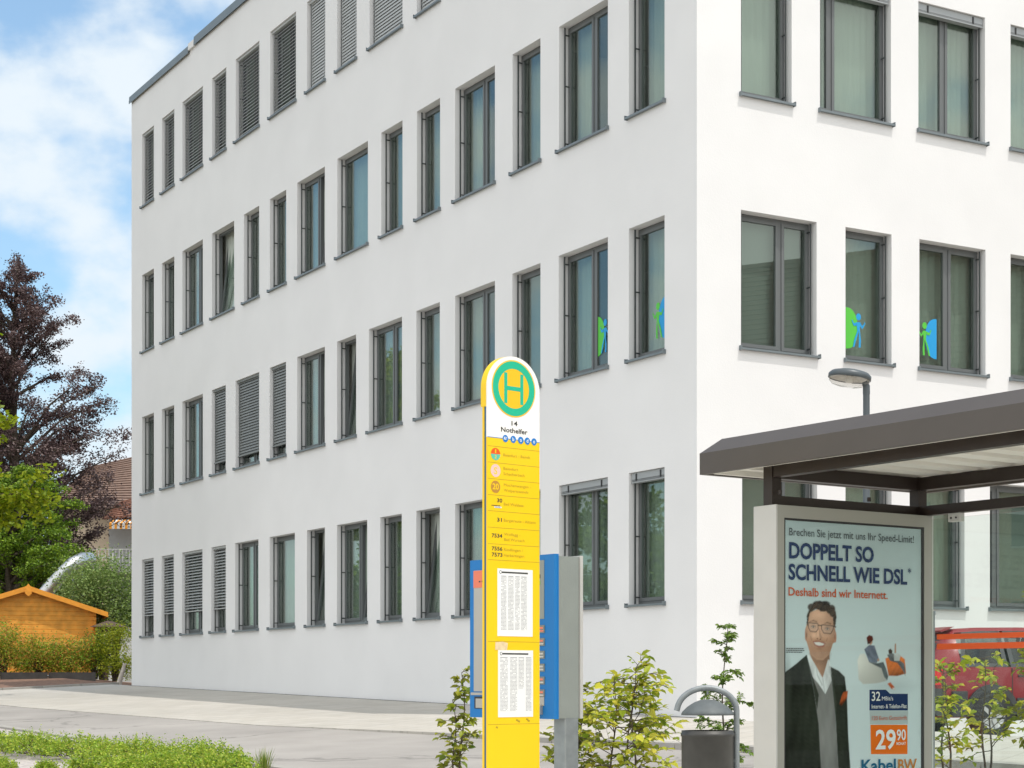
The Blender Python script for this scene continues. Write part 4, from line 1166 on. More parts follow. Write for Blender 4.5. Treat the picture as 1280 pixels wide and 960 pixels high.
b = MB(); b.tube([(0.0,0,zb_+0.15),(0.0,0,HB-0.060)], 0.008, 8); b.tube([(0.19,0,HB-0.6),(0.215,0,HB-0.6)], 0.015, 8); b.build('lid_hanger', M['galv'], lb)

# ------------------------------------------------------------------ street lamp
M['lampgrey'] = mat('lamp dark grey', (0.07, 0.085, 0.095), 0.4)
M['lens'] = mat('lamp clear bowl', (0.62, 0.60, 0.57), 0.2, var=0.15, scale=20)
lx, ly = at(1083, 18.0)
GL = gz(lx, ly); HL = -GL
sl = thing('street_lamp', 'slim dark street lamp with flat round head above the shelter roof', 'street lamp', (lx, ly, GL), R(0))
b = MB(); b.tube([(0,0,-0.2),(0,0,0.8),(0,0,0.82),(0,0,HL+2.90)], [0.05,0.05,0.036,0.033], 14); b.build('pole', M['lampgrey'], sl)
ang = R(8)
def tl(prof):
    b = MB(); b.lathe(prof, 36)
    b.v = [(x*math.cos(ang)+ (z)*math.sin(ang), y, -x*math.sin(ang)+z*math.cos(ang)) for x, y, z in b.v]
    return b
hc = (-0.165, 0.02, HL+3.02)
head = tl([(0.0,0.085),(0.12,0.08),(0.185,0.062),(0.213,0.035),(0.214,-0.005),(0.206,-0.008),(0.20,0.02)]).build('lamp_head', M['lampgrey'], sl, hc)
tl([(0.204,-0.004),(0.200,-0.035),(0.17,-0.062),(0.10,-0.078),(0.0,-0.082)]).build('bowl', glassmat('lamp bowl', (0.85,0.84,0.82), 1.45, 1.0), sl, hc)
tl([(0.198,0.0),(0.14,0.028),(0.06,0.032),(0.0,0.01)]).build('reflector', M['lens'], sl, hc)
b = tl([(0.0,-0.045),(0.035,-0.04),(0.045,-0.01),(0.04,0.02)]); b.build('lamp_bulb', M['signwhite'], sl, hc)
b = MB(); b.tube([(0,0,HL+2.86),(0,0,HL+2.94),(-0.02,0,HL+2.985)], [0.036,0.036,0.03], 12); b.build('neck', M['lampgrey'], sl)
# ------------------------------------------------------------------ red car
M['carred'] = mat('faded red paint', (0.22, 0.016, 0.024), 0.3, var=0.05, scale=2)
M['carblack'] = mat('black cladding', (0.045, 0.047, 0.05), 0.55)
M['carglass'] = glassmat('car window glass', (0.42, 0.46, 0.45), 1.5, 1.3)
M['tyre'] = mat('tyre rubber', (0.03, 0.03, 0.03), 0.8)
M['rim'] = mat('alloy rim', (0.48, 0.48, 0.48), 0.35, metal=0.6)
M['tail'] = mat('red tail lamp', (0.55, 0.02, 0.02), 0.25)
M['upholstery'] = mat('car seat cloth', (0.06, 0.06, 0.065), 0.9)
cx_, cy_ = at(1171, 22.0)
A_CAR = math.atan2(0.30, 0.954)
GC = -0.712
car = thing('parked_car', 'red hatchback parked in front of the sunny white facade behind the shelter', 'car', (cx_, cy_, GC), A_CAR)
# local: x from the rear bumper forwards, y across (0 = side facing us, 1.62 = far side), z from the road
CW = 1.60
def section(x):
    """body outline points of one side at station x: (inset, z) from sill up to the roof middle"""
    def lerp(tab):
        for (a, va), (c, vc) in zip(tab, tab[1:]):
            if x <= c: return va + (vc-va)*max(0, (x-a)/(c-a))
        return tab[-1][1]
    top = lerp([(0,0.86),(0.06,0.95),(0.22,1.20),(0.38,1.352),(0.7,1.375),(1.5,1.385),(2.1,1.36),(2.55,1.16),(2.95,0.93),(3.5,0.86),(3.75,0.70),(3.82,0.5)])
    belt = min(top-0.001, lerp([(0,0.84),(0.5,0.885),(2.9,0.875),(3.5,0.80),(3.82,0.46)]))
    pinch = lerp([(0,0.10),(0.25,0.03),(0.6,0.0),(3.2,0.0),(3.7,0.08),(3.82,0.2)])
    low = lerp([(0,0.38),(0.1,0.26),(3.7,0.24),(3.82,0.34)])
    roof_in = pinch + 0.02 + 0.20*min(1, max(0, (top-belt))/0.48)
    return [(pinch+0.04, low), (pinch, 0.46 if low < 0.46 else low+0.02), (pinch, belt*0.55+0.3), (pinch+0.02, belt), (roof_in, top-0.045*min(1,(top-belt)/0.3)), (roof_in+0.06, top)]
ST = [0,0.03,0.08,0.15,0.22,0.30,0.38,0.5,0.7,1.0,1.3,1.6,1.9,2.1,2.3,2.55,2.75,2.95,3.2,3.5,3.65,3.75,3.82]
b = MB()
secs = []
for x in ST:
    s = section(x)
    near = [(x, d, z) for d, z in s]; far = [(x, CW-d, z) for d, z in reversed(s)]
    secs.append(near+far)
n = len(secs[0])
for s in secs: b.v += s
def isglass(i, k):
    xm = (ST[i]+ST[i+1])/2
    if k in (3, n-5): return (0.36 < xm < 0.95) or (1.1 < xm < 2.05)
    return False
for i in range(len(secs)-1):
    for k in range(n):
        if isglass(i, k): continue
        b.f.append((i*n+k, (i+1)*n+k, (i+1)*n+(k+1) % n, i*n+(k+1) % n)); b.mi.append(0); b.sm.append(k not in (0,))
b.f.append(tuple(range(n))); b.mi.append(0); b.sm.append(False)
b.f.append(tuple(range((len(secs)-1)*n + n-1, (len(secs)-1)*n - 1, -1))); b.mi.append(0); b.sm.append(False)
b.build('body', M['carred'], car)
def side_patch(x0, x1, f0, f1, off, k0=3, skew0=0.0, skew1=0.0):
    """strip following the body side between heights f0..f1 of the window band, standing off a little"""
    b = MB()
    for far in (0, 1):
        o = len(b.v); m = 14
        for i in range(m+1):
            for f in (f0, f1):
                x = x0+(x1-x0)*i/m + (skew0*(1-i/m)+skew1*i/m)*f
                s = section(x); (d0, z0), (d1, z1) = s[k0], s[k0+1]
                d, z = d0+(d1-d0)*f - off, z0+(z1-z0)*f
                b.v.append((x, d if not far else CW-d, z))
        for i in range(m):
            b.f.append((o+2*i, o+2*i+2, o+2*i+3, o+2*i+1)); b.mi.append(0); b.sm.append(True)
    return b
side_patch(0.40, 0.96, 0.10, 0.90, -0.006, skew0=0.12).build('window', M['carglass'], car)
side_patch(1.10, 2.06, 0.08, 0.92, -0.006, skew1=-0.02).build('window', M['carglass'], car)
def seal(x0, x1, sk0, sk1):
    b = MB()
    for f0, f1, a, c in ((0.0,0.10,x0,x1),(0.90,1.0,x0,x1),(0.0,1.0,x0-0.03,x0+0.03),(0.0,1.0,x1-0.03,x1+0.03)):
        p = side_patch(a, c, f0, f1, 0.004, skew0=sk0 if a < x0+0.5 else sk1, skew1=sk0 if c < x0+0.5 else sk1); b.add(p.v, p.f)
    return b
seal(0.38, 0.98, 0.12, 0.0).build('window_seal', M['carblack'], car)
seal(1.08, 2.08, 0.0, -0.02).build('window_seal', M['carblack'], car)
b = MB()
b.add([(0.075, 0.25, 0.985), (0.075, CW-0.25, 0.985), (0.30, CW-0.36, 1.27), (0.30, 0.36, 1.27)], [(0,1,2,3)])
b.v = [(x-0.014, y, z+0.01) for x, y, z in b.v]
b.build('rear_window', M['carblack'], car)
b = MB(); b.prism([(0.30,1.34),(0.22,1.315),(0.20,1.335),(0.40,1.385)], 0.26, CW-0.26, axis='y'); b.build('spoiler', M['carred'], car)
# lower cladding, bumpers, arches
b = MB()
for y0, y1 in ((-0.018, 0.03), (CW-0.03, CW+0.018)):
    b.box(0.22, 0.42, y0, y1, 0.27, 0.585); b.box(1.12, 2.55, y0, y1, 0.24, 0.50); b.box(3.27, 3.6, y0, y1, 0.27, 0.56)
b.prism([(-0.05,0.36),(-0.05,0.60),(0.02,0.62),(0.24,0.60),(0.24,0.30),(0.05,0.28)], 0.06, CW-0.06, axis='y')
b.prism([(3.62,0.28),(3.62,0.55),(3.80,0.55),(3.88,0.48),(3.86,0.30)], 0.08, CW-0.08, axis='y')
b.build('bumper', M['carblack'], car)
for wx in (0.77, 2.93):
    b = MB()
    for y0 in (-0.024, CW-0.02):
        o = []
        for i in range(17):
            a = math.pi*i/16
            for r in (0.30, 0.375): o.append((wx+r*math.cos(a), 0.295+r*math.sin(a)))
        for y in (y0, y0+0.044):
            b.v += [(p[0], y, p[1]) for p in o]
        base = len(b.v) - 68
        for i in range(16):
            for s0, s1 in ((0,34),):
                b.f.append((base+2*i, base+2*i+1, base+2*i+3, base+2*i+2)); b.mi.append(0); b.sm.append(False)
                b.f.append((base+34+2*i, base+34+2*i+2, base+34+2*i+3, base+34+2*i+1)); b.mi.append(0); b.sm.append(False)
                b.f.append((base+2*i+1, base+34+2*i+1, base+34+2*i+3, base+2*i+3)); b.mi.append(0); b.sm.append(False)
                b.f.append((base+2*i, base+2*i+2, base+34+2*i+2, base+34+2*i)); b.mi.append(0); b.sm.append(False)
        ins = 0.0
    b.build('wheel_arch', M['carblack'], car)
    b = MB()
    for y0, y1 in ((-0.0215, 0.10), (CW-0.10, CW+0.0215)):
        b.prism([(wx+0.302*math.cos(a*math.pi/12), 0.295+0.302*math.sin(a*math.pi/12)) for a in range(0, 13)]+[(wx-0.302,0.24),(wx+0.302,0.24)], y0, y1, axis='y')
    b.build('wheel_well', M['tyre'], car)
    for y0 in (-0.028, CW-0.14):
        t = MB(); t.lathe([(0.17,0.0),(0.20,-0.004),(0.265,0.004),(0.285,0.03),(0.285,0.14),(0.26,0.165),(0.17,0.165)], 32)
        t.v = [(x, z, -y) for x, y, z in t.v]
        wheel = t.build('wheel', M['tyre'], car, (wx, y0, 0.285))
        t = MB(); t.lathe([(0.0,0.012),(0.045,0.006),(0.05,0.02),(0.165,0.014),(0.178,0.0),(0.180,0.02)], 28)
        for i in range(5):
            a = 2*math.pi*i/5; c, s = math.cos(a), math.sin(a)
            t.add([(c*0.045-s*0.03, s*0.045+c*0.03, 0.004),(c*0.165-s*0.022, s*0.165+c*0.022, 0.0),(c*0.165+s*0.022, s*0.165-c*0.022, 0.0),(c*0.045+s*0.03, s*0.045-c*0.03, 0.004)], [(0,1,2,3)])
        t.v = [(x, z-0.002 if y0 < 0 else 0.168-z, -y) for x, y, z in t.v]
        t.build('rim', M['rim'], wheel)
for y0 in (0.07, CW-0.19):
    b = MB(); b.box(-0.008, 0.10, y0, y0+0.12, 0.66, 0.96); b.v = [(x+max(0,z-0.86)*0.5, y, z) for x, y, z in b.v]; b.build('tail_light', M['tail'], car)
b = MB(); b.box(1.055, 1.065, -0.004, 0.01, 0.50, 0.87); b.box(2.25, 2.26, -0.004, 0.01, 0.42, 0.85); b.box(1.14, 1.30, -0.022, 0.0, 0.76, 0.785); b.build('door_seam', M['carblack'], car)
for y0 in (-0.13, CW+0.02):
    MB().prism([(1.98,0.90),(2.12,0.90),(2.14,0.96),(2.12,1.0),(2.0,1.01)], y0, y0+0.11, axis='y').build('wing_mirror', M['carred'], car)
b = MB()
for y0 in (0.25, 0.9):
    for x0 in (1.35,):
        b.prism([(x0,0.5),(x0+0.5,0.5),(x0+0.5,0.62),(x0+0.12,0.64),(x0-0.08,1.18),(x0-0.2,1.16)], y0, y0+0.45, axis='y')
    b.prism([(0.62,0.5),(0.9,0.5),(0.74,0.66),(0.60,1.05),(0.50,1.05)], y0, y0+0.45, axis='y')
b.build('seat', M['upholstery'], car)

# ------------------------------------------------------------------ garden side on the left
M['logwood'] = mat('orange stained log wood', (0.80, 0.36, 0.05), 0.6, var=0.22, scale=4)
M['board'] = mat('orange stained board', (0.82, 0.33, 0.03), 0.55, var=0.10, scale=5)
M['shingle'] = mat('red bitumen shingle', (0.24, 0.10, 0.07), 0.9, var=0.2, scale=14)
M['steel'] = mat('polished slide steel', (0.52, 0.53, 0.54), 0.34, metal=0.9)
M['tile'] = mat('old roof tile', (0.20, 0.13, 0.10), 0.85, var=0.22, scale=5)
M['tile2'] = mat('red roof tile', (0.25, 0.125, 0.085), 0.85, var=0.2, scale=5)
M['cream'] = mat('cream render', (0.68, 0.55, 0.41), 0.9, var=0.04)
M['greyrender'] = mat('grey render', (0.43, 0.43, 0.42), 0.9, var=0.04)
M['whitewall'] = mat('white render', (0.66, 0.66, 0.65), 0.9, var=0.04)
M['bark'] = mat('bark', (0.09, 0.07, 0.05), 0.9, var=0.3, scale=20, bump=0.5)
M['rubber'] = mat('dark edging board', (0.055, 0.052, 0.05), 0.9, var=0.2, scale=6)
M['oldwood'] = mat('weathered dark wood', (0.085, 0.055, 0.04), 0.85, var=0.2, scale=10)
M['palewood'] = mat('pale bare wood', (0.55, 0.50, 0.44), 0.8, var=0.15, scale=14)

shx, shy = at(35, 54)
GSHD = gz(shx, shy) - 0.03
shed = thing('garden_shed', 'orange log wood garden shed with gable roof behind the leafy border', 'shed', (shx, shy, GSHD), R(17))
hs = -GSHD
HWD = 2.0; eave = hs+2.08; apex = hs+2.74
b = MB()
nl = 20
for i in range(nl):                                    # round-edged planks of the gable wall
    z0 = eave*i/14.0; z1 = eave*(i+1)/14.0
    if z0 > apex-0.10: break
    hw0 = HWD if z0 <= eave else HWD*(apex-z0)/(apex-eave)
    hw1 = HWD if z1 <= eave else max(0.02, HWD*(apex-z1)/(apex-eave))
    zz = (z1-z0)
    b.add([(-hw0,0.012,z0),(hw0,0.012,z0),(hw0,0,z0+zz*0.12),(-hw0,0,z0+zz*0.12),(hw1,0,z1-zz*0.06),(-hw1,0,z1-zz*0.06),(hw1,0.012,z1),(-hw1,0.012,z1)],
          [(0,1,2,3),(3,2,4,5),(5,4,6,7)])
b.box(-HWD, HWD, 0.013, 3.0, 0, eave-0.02)
b.build('wall', M['logwood'], shed)
b = MB()
for x in (-HWD+0.02, HWD-0.10):
    for i in range(14):
        z0 = eave*i/14.0
        b.box(x, x+0.08, -0.10, 0.0-0.002, z0+0.012, z0+eave/14.0-0.012)
b.build('log_ends', M['board'], shed)
ov, ry0, ry1 = 0.33, -0.24, 3.25
sl_ = (apex-eave)/HWD
b = MB()
for s in (-1, 1):
    ex, ez = s*(HWD+ov), eave-ov*sl_
    b.add([(0,ry0,apex+0.06),(ex,ry0,ez+0.06),(ex,ry1,ez+0.06),(0,ry1,apex+0.06),(0,ry0,apex+0.095),(ex,ry0,ez+0.095),(ex,ry1,ez+0.095),(0,ry1,apex+0.095)],
          [(0,1,2,3),(4,7,6,5),(0,4,5,1),(1,5,6,2),(2,6,7,3)])
b.build('roof', M['shingle'], shed)
b = MB()
for s in (-1, 1):
    ex, ez = s*(HWD+ov), eave-ov*sl_
    b.prism([(0,apex-0.05),(ex,ez-0.05),(ex,ez+0.10),(0,apex+0.10)], ry0-0.03, ry0-0.002, axis='y')
    b.prism([(ex-0.03*s if s > 0 else ex, ez-0.05),(ex if s > 0 else ex+0.03, ez-0.05),(ex if s > 0 else ex+0.03, ez+0.08),(ex-0.03*s if s > 0 else ex, ez+0.08)], ry0, ry1, axis='y')
b.prism([(-0.10,apex-0.14),(0,apex-0.22),(0.10,apex-0.14),(0.08,apex+0.06),(0,apex+0.16),(-0.08,apex+0.06)], ry0-0.05, ry0-0.0305, axis='y')
b.build('bargeboard', M['board'], shed)

# slide tube behind the shed
sx, sy = at(54, 57.5)
slide = thing('playground_slide', 'shiny steel tube slide rising behind the shed roof', 'slide', (sx, sy, gz(sx, sy)))
h_ = -gz(sx, sy)
def rel(px, py, Y):
    x, y = at(px, Y)
    return (x-sx, y-sy, (851-py)/FPX*Y + h_)
b = MB(); b.tube([rel(20, 785, 57.5), rel(54, 744, 57.5), rel(80, 715, 57.5), rel(92, 704, 57.7), rel(103, 699, 58.1), rel(112, 699, 58.7)], 0.22, 24); b.build('tube', M['steel'], slide)
b = MB()
for p in (rel(67, 729.5, 57.5),):
    pass
for f in (0.25, 0.75):
    a, c = Vector(rel(30, 773, 57.5)), Vector(rel(80, 715, 57.5)); m = a+(c-a)*f; d = (c-a).normalized()*0.03
    b.tube([m-d, m+d], 0.245, 24)
b.build('flange', M['steel'], slide)
b = MB()
for px in (92, 104):
    x, y, z = rel(px, 700, 58.5); b.tube([(x,y,-0.2),(x,y,z-0.35)], 0.05, 8)
b.build('leg', M['galv'], slide)

# houses behind
hx, hy = at(150, 78.0)
house = thing('dwelling_house', 'house with brown tiled roof and striped awning behind the copper beech', 'house', (hx, hy, 0.0))
def hp(px, py, Y): x, y = at(px, Y); return (x-hx, y-hy, (851-py)/FPX*Y)
def tiles(b, p0, p1, p2, p3, rows):
    """stepped tile courses on the plane eave p0-p1 to ridge p3-p2"""
    p0, p1, p2, p3 = map(Vector, (p0, p1, p2, p3)); nrm = (p1-p0).cross(p3-p0).normalized()
    for i in range(rows):
        a, c = i/rows, (i+1)/rows
        q0, q1 = p0+(p3-p0)*a, p1+(p2-p1)*a; q3, q2 = p0+(p3-p0)*c, p1+(p2-p1)*c
        b.add([q0+nrm*0.07, q1+nrm*0.07, q2+nrm*0.01, q3+nrm*0.01, q0-nrm*0.02, q1-nrm*0.02], [(0,1,2,3),(4,5,1,0)])
b = MB(); tiles(b, hp(60, 632, 78), hp(215, 640, 76), hp(215, 560, 83), hp(110, 584, 85), 22)
b.build('roof', M['tile'], house)
b = MB(); tiles(b, hp(128, 649, 74), hp(215, 640, 73.5), hp(215, 607, 77), hp(150, 628, 77), 9)
b.build('porch_roof', M['tile2'], house)
b = MB()
x0, y0, _ = hp(62, 640, 78.2); x1, _, _ = hp(146, 640, 78.2)
b.box(x0, x1, y0, y0+6, -2.5, hp(0, 634, 78.2)[2]); b.build('wall', M['cream'], house)
x0, y0, _ = hp(136, 640, 74.6); x1, _, _ = hp(220, 640, 74.6)
b = MB(); b.box(x0, x1, y0, y0+3.4, -2.5, hp(0, 646, 74.6)[2]); b.build('side_wall', M['greyrender'], house)
b = MB()
a0 = hp(144, 656, 74.2); a1 = hp(215, 652, 74.2)
nst = 22
for i in range(nst):
    xa = a0[0]+(a1[0]-a0[0])*i/nst; xc = a0[0]+(a1[0]-a0[0])*(i+1)/nst
    b.add([(xa,a0[1]-1.1,a0[2]-0.02),(xc,a0[1]-1.1,a0[2]-0.02),(xc,a0[1]+0.35,a0[2]+0.35),(xa,a0[1]+0.35,a0[2]+0.35),(xa,a0[1]-1.1,a0[2]-0.26),(xc,a0[1]-1.1,a0[2]-0.26)], [(0,1,2,3),(4,5,1,0)], i % 2)
b.build('awning', [M['board'], M['whitewall']], house)
b = MB()
r0 = hp(114, 698, 73.0); r1 = hp(215, 698, 73.0); zt = hp(0, 686, 73)[2]
for z in (zt, zt-0.34): b.box(r0[0], r1[0], r0[1], r0[1]+0.04, z-0.03, z)
x = r0[0]
i = 0
while x < r1[0]:
    b.box(x, x+(0.06 if i % 6 == 0 else 0.02), r0[1]+0.005, r0[1]+0.035, zt-0.75, zt-0.03); x += 0.14; i += 1
b.build('railing', M['whitewall'], house)
b = MB(); b.box(r0[0], r1[0], r0[1], r0[1]+1.6, zt-0.95, zt-0.76); b.build('terrace', M['greyrender'], house)

wx_, wy_ = at(119, 62.0)
gw = thing('garden_pavilion', 'small white rendered pavilion with a window between shed and office block', 'pavilion', (wx_, wy_, gz(wx_, wy_)))
gb = MB(); gb.box(-1.4, 2.2, 0, 3, -0.3, 2.5); gb.build('wall', M['whitewall'], gw)
gb = MB(); gb.box(-1.5, 2.3, -0.2, 3.1, 2.5, 2.62); gb.build('roof', M['sill'], gw)
gb = MB(); gb.box(-0.12, 0.28, -0.03, -0.004, 0.75, 1.95); gb.build('window', M['anthracite'], gw)
bpx, bpy_ = at(137, 54.5)
bt = thing('garden_shelter', 'small dark wooden canopy on posts under the purple flowering bush', 'garden shelter', (bpx, bpy_, gz(bpx, bpy_)))
hb_ = -gz(bpx, bpy_)
b = MB(); zz = hb_+1.62
b.add([(-0.48,-0.5,zz),(0.5,-0.5,zz),(0.5,0.6,zz),(-0.48,0.6,zz),(0,-0.3,zz+0.19),(0,0.4,zz+0.19)], [(0,3,2,1),(0,1,4),(1,2,5,4),(2,3,5),(3,0,4,5)])
b.build('roof', M['oldwood'], bt)
for x, y in ((-0.10,-0.2),(0.12,-0.2),(0.12,0.3)):
    MB().box(x, x+0.09, y, y+0.09, -0.2, zz+0.01).build('post', M['oldwood'], bt)
sxx, syy = at(153, 48.6)
stump = thing('bare_stump', 'pale bare leaning stump on the bark mulch beside the white wall', 'stump', (sxx, syy, gz(sxx, syy)))
b = MB(); b.tube([(-0.10,0,-0.05),(-0.05,0,0.18),(0.02,0.03,0.40),(0.05,0.03,0.55)], [0.085,0.06,0.055,0.04], 9); b.build('trunk', M['palewood'], stump)
b = MB(); b.tube([(0.03,0.03,0.42),(0.10,0,0.56)], [0.03,0.02], 7); b.build('branch', M['palewood'], stump)
ex0 = at(-60, 50.2); ex1 = at(121, 50.5)
ed = thing('border_edging', 'dark low edging board in front of the leafy border by the shed', 'edging board', (ex0[0], ex0[1], gz(*ex1)))
L_ = ex1[0]-ex0[0]
for i in range(3):
    a, c = L_*i/3, L_*(i+1)/3-0.01
    MB().box(a, c, 0.0+0.08*i, 0.05+0.08*i, -0.1, 0.22).build('board', M['rubber'], ed)

# ------------------------------------------------------------------ planting
def leaf(b, p, d, up, ln, wd, fold=0.25, mi=0):
    """one pointed leaf, folded along its midrib"""
    d = d.normalized(); s = d.cross(up)
    if s.length < 1e-4: s = d.orthogonal()
    s.normalize(); u = s.cross(d)
    o = len(b.v)
    m1, m2 = p + d*ln*0.32, p + d*ln*0.68
    lift = u*(wd*fold)
    b.v += [tuple(q) for q in (p, m1 + s*wd*0.5 + lift, m2 + s*wd*0.42 + lift, p + d*ln - u*ln*0.08, m2 - s*wd*0.42 + lift, m1 - s*wd*0.5 + lift, m1, m2)]
    b.f += [(o, o+6, o+1), (o+6, o+7, o+2, o+1), (o+7, o+3, o+2), (o, o+5, o+6), (o+5, o+4, o+7, o+6), (o+4, o+3, o+7)]
    b.mi += [mi]*6; b.sm += [False]*6

def quadleaf(b, p, rr, sz, asp=0.6, upb=0.6):
    d = Vector((rr.gauss(0,1), rr.gauss(0,1), rr.gauss(0,0.6))).normalized()
    n_ = (Vector((rr.gauss(0,1), rr.gauss(0,1), rr.gauss(0,1))) + Vector((0,0,upb*1.6))).normalized()
    s = d.cross(n_)
    if s.length < 1e-3: s = d.orthogonal()
    s.normalize()
    l, w = sz*rr.uniform(0.7, 1.3), sz*asp*rr.uniform(0.7, 1.3)
    o = len(b.v)
    b.v += [tuple(p), tuple(p+d*l*0.5+s*w*0.5), tuple(p+d*l), tuple(p+d*l*0.5-s*w*0.5)]
    b.f.append((o, o+1, o+2, o+3)); b.mi.append(0); b.sm.append(False)

LV = {}
LV['yellow'] = leafmat('yellow green hornbeam leaf', [(0.12,0.19,0.015),(0.34,0.42,0.03),(0.62,0.58,0.05),(0.20,0.30,0.025),(0.46,0.48,0.07),(0.70,0.62,0.08)], 0.4)
LV['olive'] = leafmat('olive hornbeam leaf', [(0.11,0.18,0.015),(0.28,0.33,0.025),(0.20,0.20,0.03),(0.42,0.42,0.04),(0.12,0.20,0.02)], 0.35)
LV['green'] = leafmat('small green leaf', [(0.08,0.15,0.02),(0.17,0.28,0.04),(0.25,0.35,0.07),(0.10,0.19,0.03)], 0.35)
LV['box'] = leafmat('box leaf', [(0.09,0.19,0.012),(0.26,0.42,0.03),(0.46,0.57,0.05),(0.11,0.22,0.02),(0.52,0.54,0.09),(0.19,0.33,0.02)], 0.32)
LV['copper'] = leafmat('copper beech leaf', [(0.045,0.026,0.028),(0.10,0.060,0.060),(0.18,0.118,0.110),(0.065,0.038,0.040)], 0.25, spec=0.5)
LV['maple'] = leafmat('maple leaf', [(0.17,0.27,0.012),(0.30,0.38,0.015),(0.40,0.43,0.02),(0.22,0.32,0.015)], 0.45)
LV['dark'] = leafmat('deep green leaf', [(0.05,0.11,0.01),(0.14,0.25,0.016),(0.27,0.40,0.03),(0.08,0.16,0.012)], 0.3)
LV['buddleia'] = leafmat('grey green leaf', [(0.09,0.15,0.03),(0.20,0.31,0.07),(0.34,0.44,0.14),(0.13,0.21,0.045)], 0.3)
LV['hedge'] = leafmat('russet and green leaf', [(0.08,0.18,0.015),(0.20,0.33,0.025),(0.34,0.45,0.03),(0.13,0.25,0.02),(0.48,0.50,0.04),(0.16,0.28,0.02),(0.62,0.24,0.07),(0.60,0.30,0.06),(0.12,0.24,0.02)], 0.35)
LV['lime'] = leafmat('lime green leaf', [(0.12,0.20,0.015),(0.30,0.36,0.02),(0.42,0.42,0.03),(0.20,0.28,0.02)], 0.4)
LV['purple'] = leafmat('purple flower', [(0.16,0.06,0.18),(0.28,0.12,0.30)], 0.2)
LV['grass'] = leafmat('grass blade', [(0.08,0.17,0.015),(0.20,0.28,0.03),(0.30,0.30,0.08)], 0.3)

def sapling(px, Y, ztop, spread, label, leafkey, seed, stems=1, llen=0.075, first=0.15, per=9, twigs=22, lean=0.0, name='young_shrub', droop=0.15, side=2, gapf=0.55, group=None):
    rr = random.Random(seed)
    x, y = at(px, Y); g = gz(x, y)
    t = thing(name, label, 'shrub', (x, y, g), 0, group)
    H = ztop - g
    wood = MB(); fol = MB()
    for s in range(stems):
        a0 = rr.uniform(0, 6.28); off = 0.06*s
        bx_, by_ = off*math.cos(a0), off*math.sin(a0)
        hh = H*(1.0 if s == 0 else rr.uniform(0.75, 0.95))
        lx_, ly_ = lean+rr.uniform(-0.06, 0.06), rr.uniform(-0.06, 0.06)
        pts = []
        for i in range(9):
            f = i/8
            pts.append(Vector((bx_+lx_*f*hh+0.02*math.sin(f*7+a0), by_+ly_*f*hh+0.02*math.cos(f*6+a0), -0.05+(hh+0.05)*f)))
        wood.tube(pts, [0.011*(1-0.75*i/8) for i in range(9)], 7)
        for k in range(twigs):
            f = first + (1-first)*min(1, (k+rr.uniform(-0.4, 1.2))/twigs) if k else 1.0
            f = max(first*0.7, min(0.999, f))
            i = min(7, int(f*8)); p = pts[i].lerp(pts[i+1], f*8-i)
            az = k*2.4+rr.uniform(-0.9, 0.9)
            ln = spread*(1.0-0.55*max(0, f-0.45)/0.55)*rr.uniform(0.35, 1.2)
            d = Vector((math.cos(az), math.sin(az), rr.uniform(0.15, 1.1))).normalized()
            q = [p]
            for j in range(1, 6):
                d = (d + Vector((rr.uniform(-0.25,0.25), rr.uniform(-0.25,0.25), rr.uniform(-2.2, 0.9)*droop))).normalized()
                q.append(q[-1]+d*ln/5)
            wood.tube(q, [0.0048,0.004,0.0033,0.0026,0.002,0.0012], 5, cap=False)
            lines = [(q, 0.30)]
            for m in range(side):
                j = rr.randrange(1, 5); dd = (q[j+1]-q[j]).normalized()
                sd_ = (dd*0.7 + Vector((rr.gauss(0,0.6), rr.gauss(0,0.6), rr.gauss(0.05,0.35)))).normalized(); l2 = ln*rr.uniform(0.25, 0.55)
                r_2 = [q[j], q[j]+sd_*l2*0.5, q[j]+sd_*l2+Vector((0,0,-0.12*l2))]
                wood.tube(r_2, [0.0025,0.0018,0.001], 4, cap=False); lines.append((r_2, 0.1))
            for ql, st0 in lines:
                tl_ = sum((ql[j+1]-ql[j]).length for j in range(len(ql)-1)); sgm = len(ql)-1
                nl_ = max(2, int(tl_*(1-st0)/(llen*gapf)))
                for m in range(nl_):
                    ff = st0+(1-st0)*(m+rr.random()*0.6)/nl_; j = min(sgm-1, int(ff*sgm)); pp = ql[j].lerp(ql[j+1], ff*sgm-j)
                    dd = (ql[j+1]-ql[j]).normalized(); sv = dd.cross(Vector((0,0,1)))
                    if sv.length < 1e-3: sv = Vector((1,0,0))
                    sv.normalize()
                    for sg_ in ((1, -1) if m % 3 else (1 if m % 2 else -1,)):
                        ld = (dd*rr.uniform(0.3,1.0) + sv*sg_*rr.uniform(0.4, 1.1) + Vector((0,0,rr.uniform(-0.7, 0.35)))).normalized()
                        up = (Vector((0,0,1)) + Vector((rr.gauss(0,0.45), rr.gauss(0,0.45), 0))).normalized()
                        l = llen*rr.uniform(0.5, 1.2)
                        leaf(fol, pp, ld, up, l, l*rr.uniform(0.46, 0.64), rr.uniform(0.05, 0.35))
    wood.build('stem', M['bark'], t)
    fol.build('foliage', LV[leafkey], t)
    return t
sapling(577, 15.6, 0.07, 0.21, 'slender olive leaved sapling at the left edge of the ticket machine', 'olive', 11, 2, 0.08, 0.2, twigs=17, side=2, gapf=0.5)
sapling(722, 15.2, -0.06, 0.30, 'low olive sapling in front of the pavement right of the galvanised post', 'olive', 12, 2, 0.08, 0.12, twigs=18, side=2)
sapling(783, 14.8, 0.10, 0.66, 'bushy yellow green sapling between ticket machine and litter bin', 'yellow', 13, 3, 0.09, 0.12, twigs=20, lean=0.04, side=3, gapf=0.74)
sapling(903, 15.4, 0.46, 0.27, 'small leaved green shrub standing behind the litter bin', 'green', 14, 1, 0.040, 0.06, twigs=26, side=8, gapf=0.26)
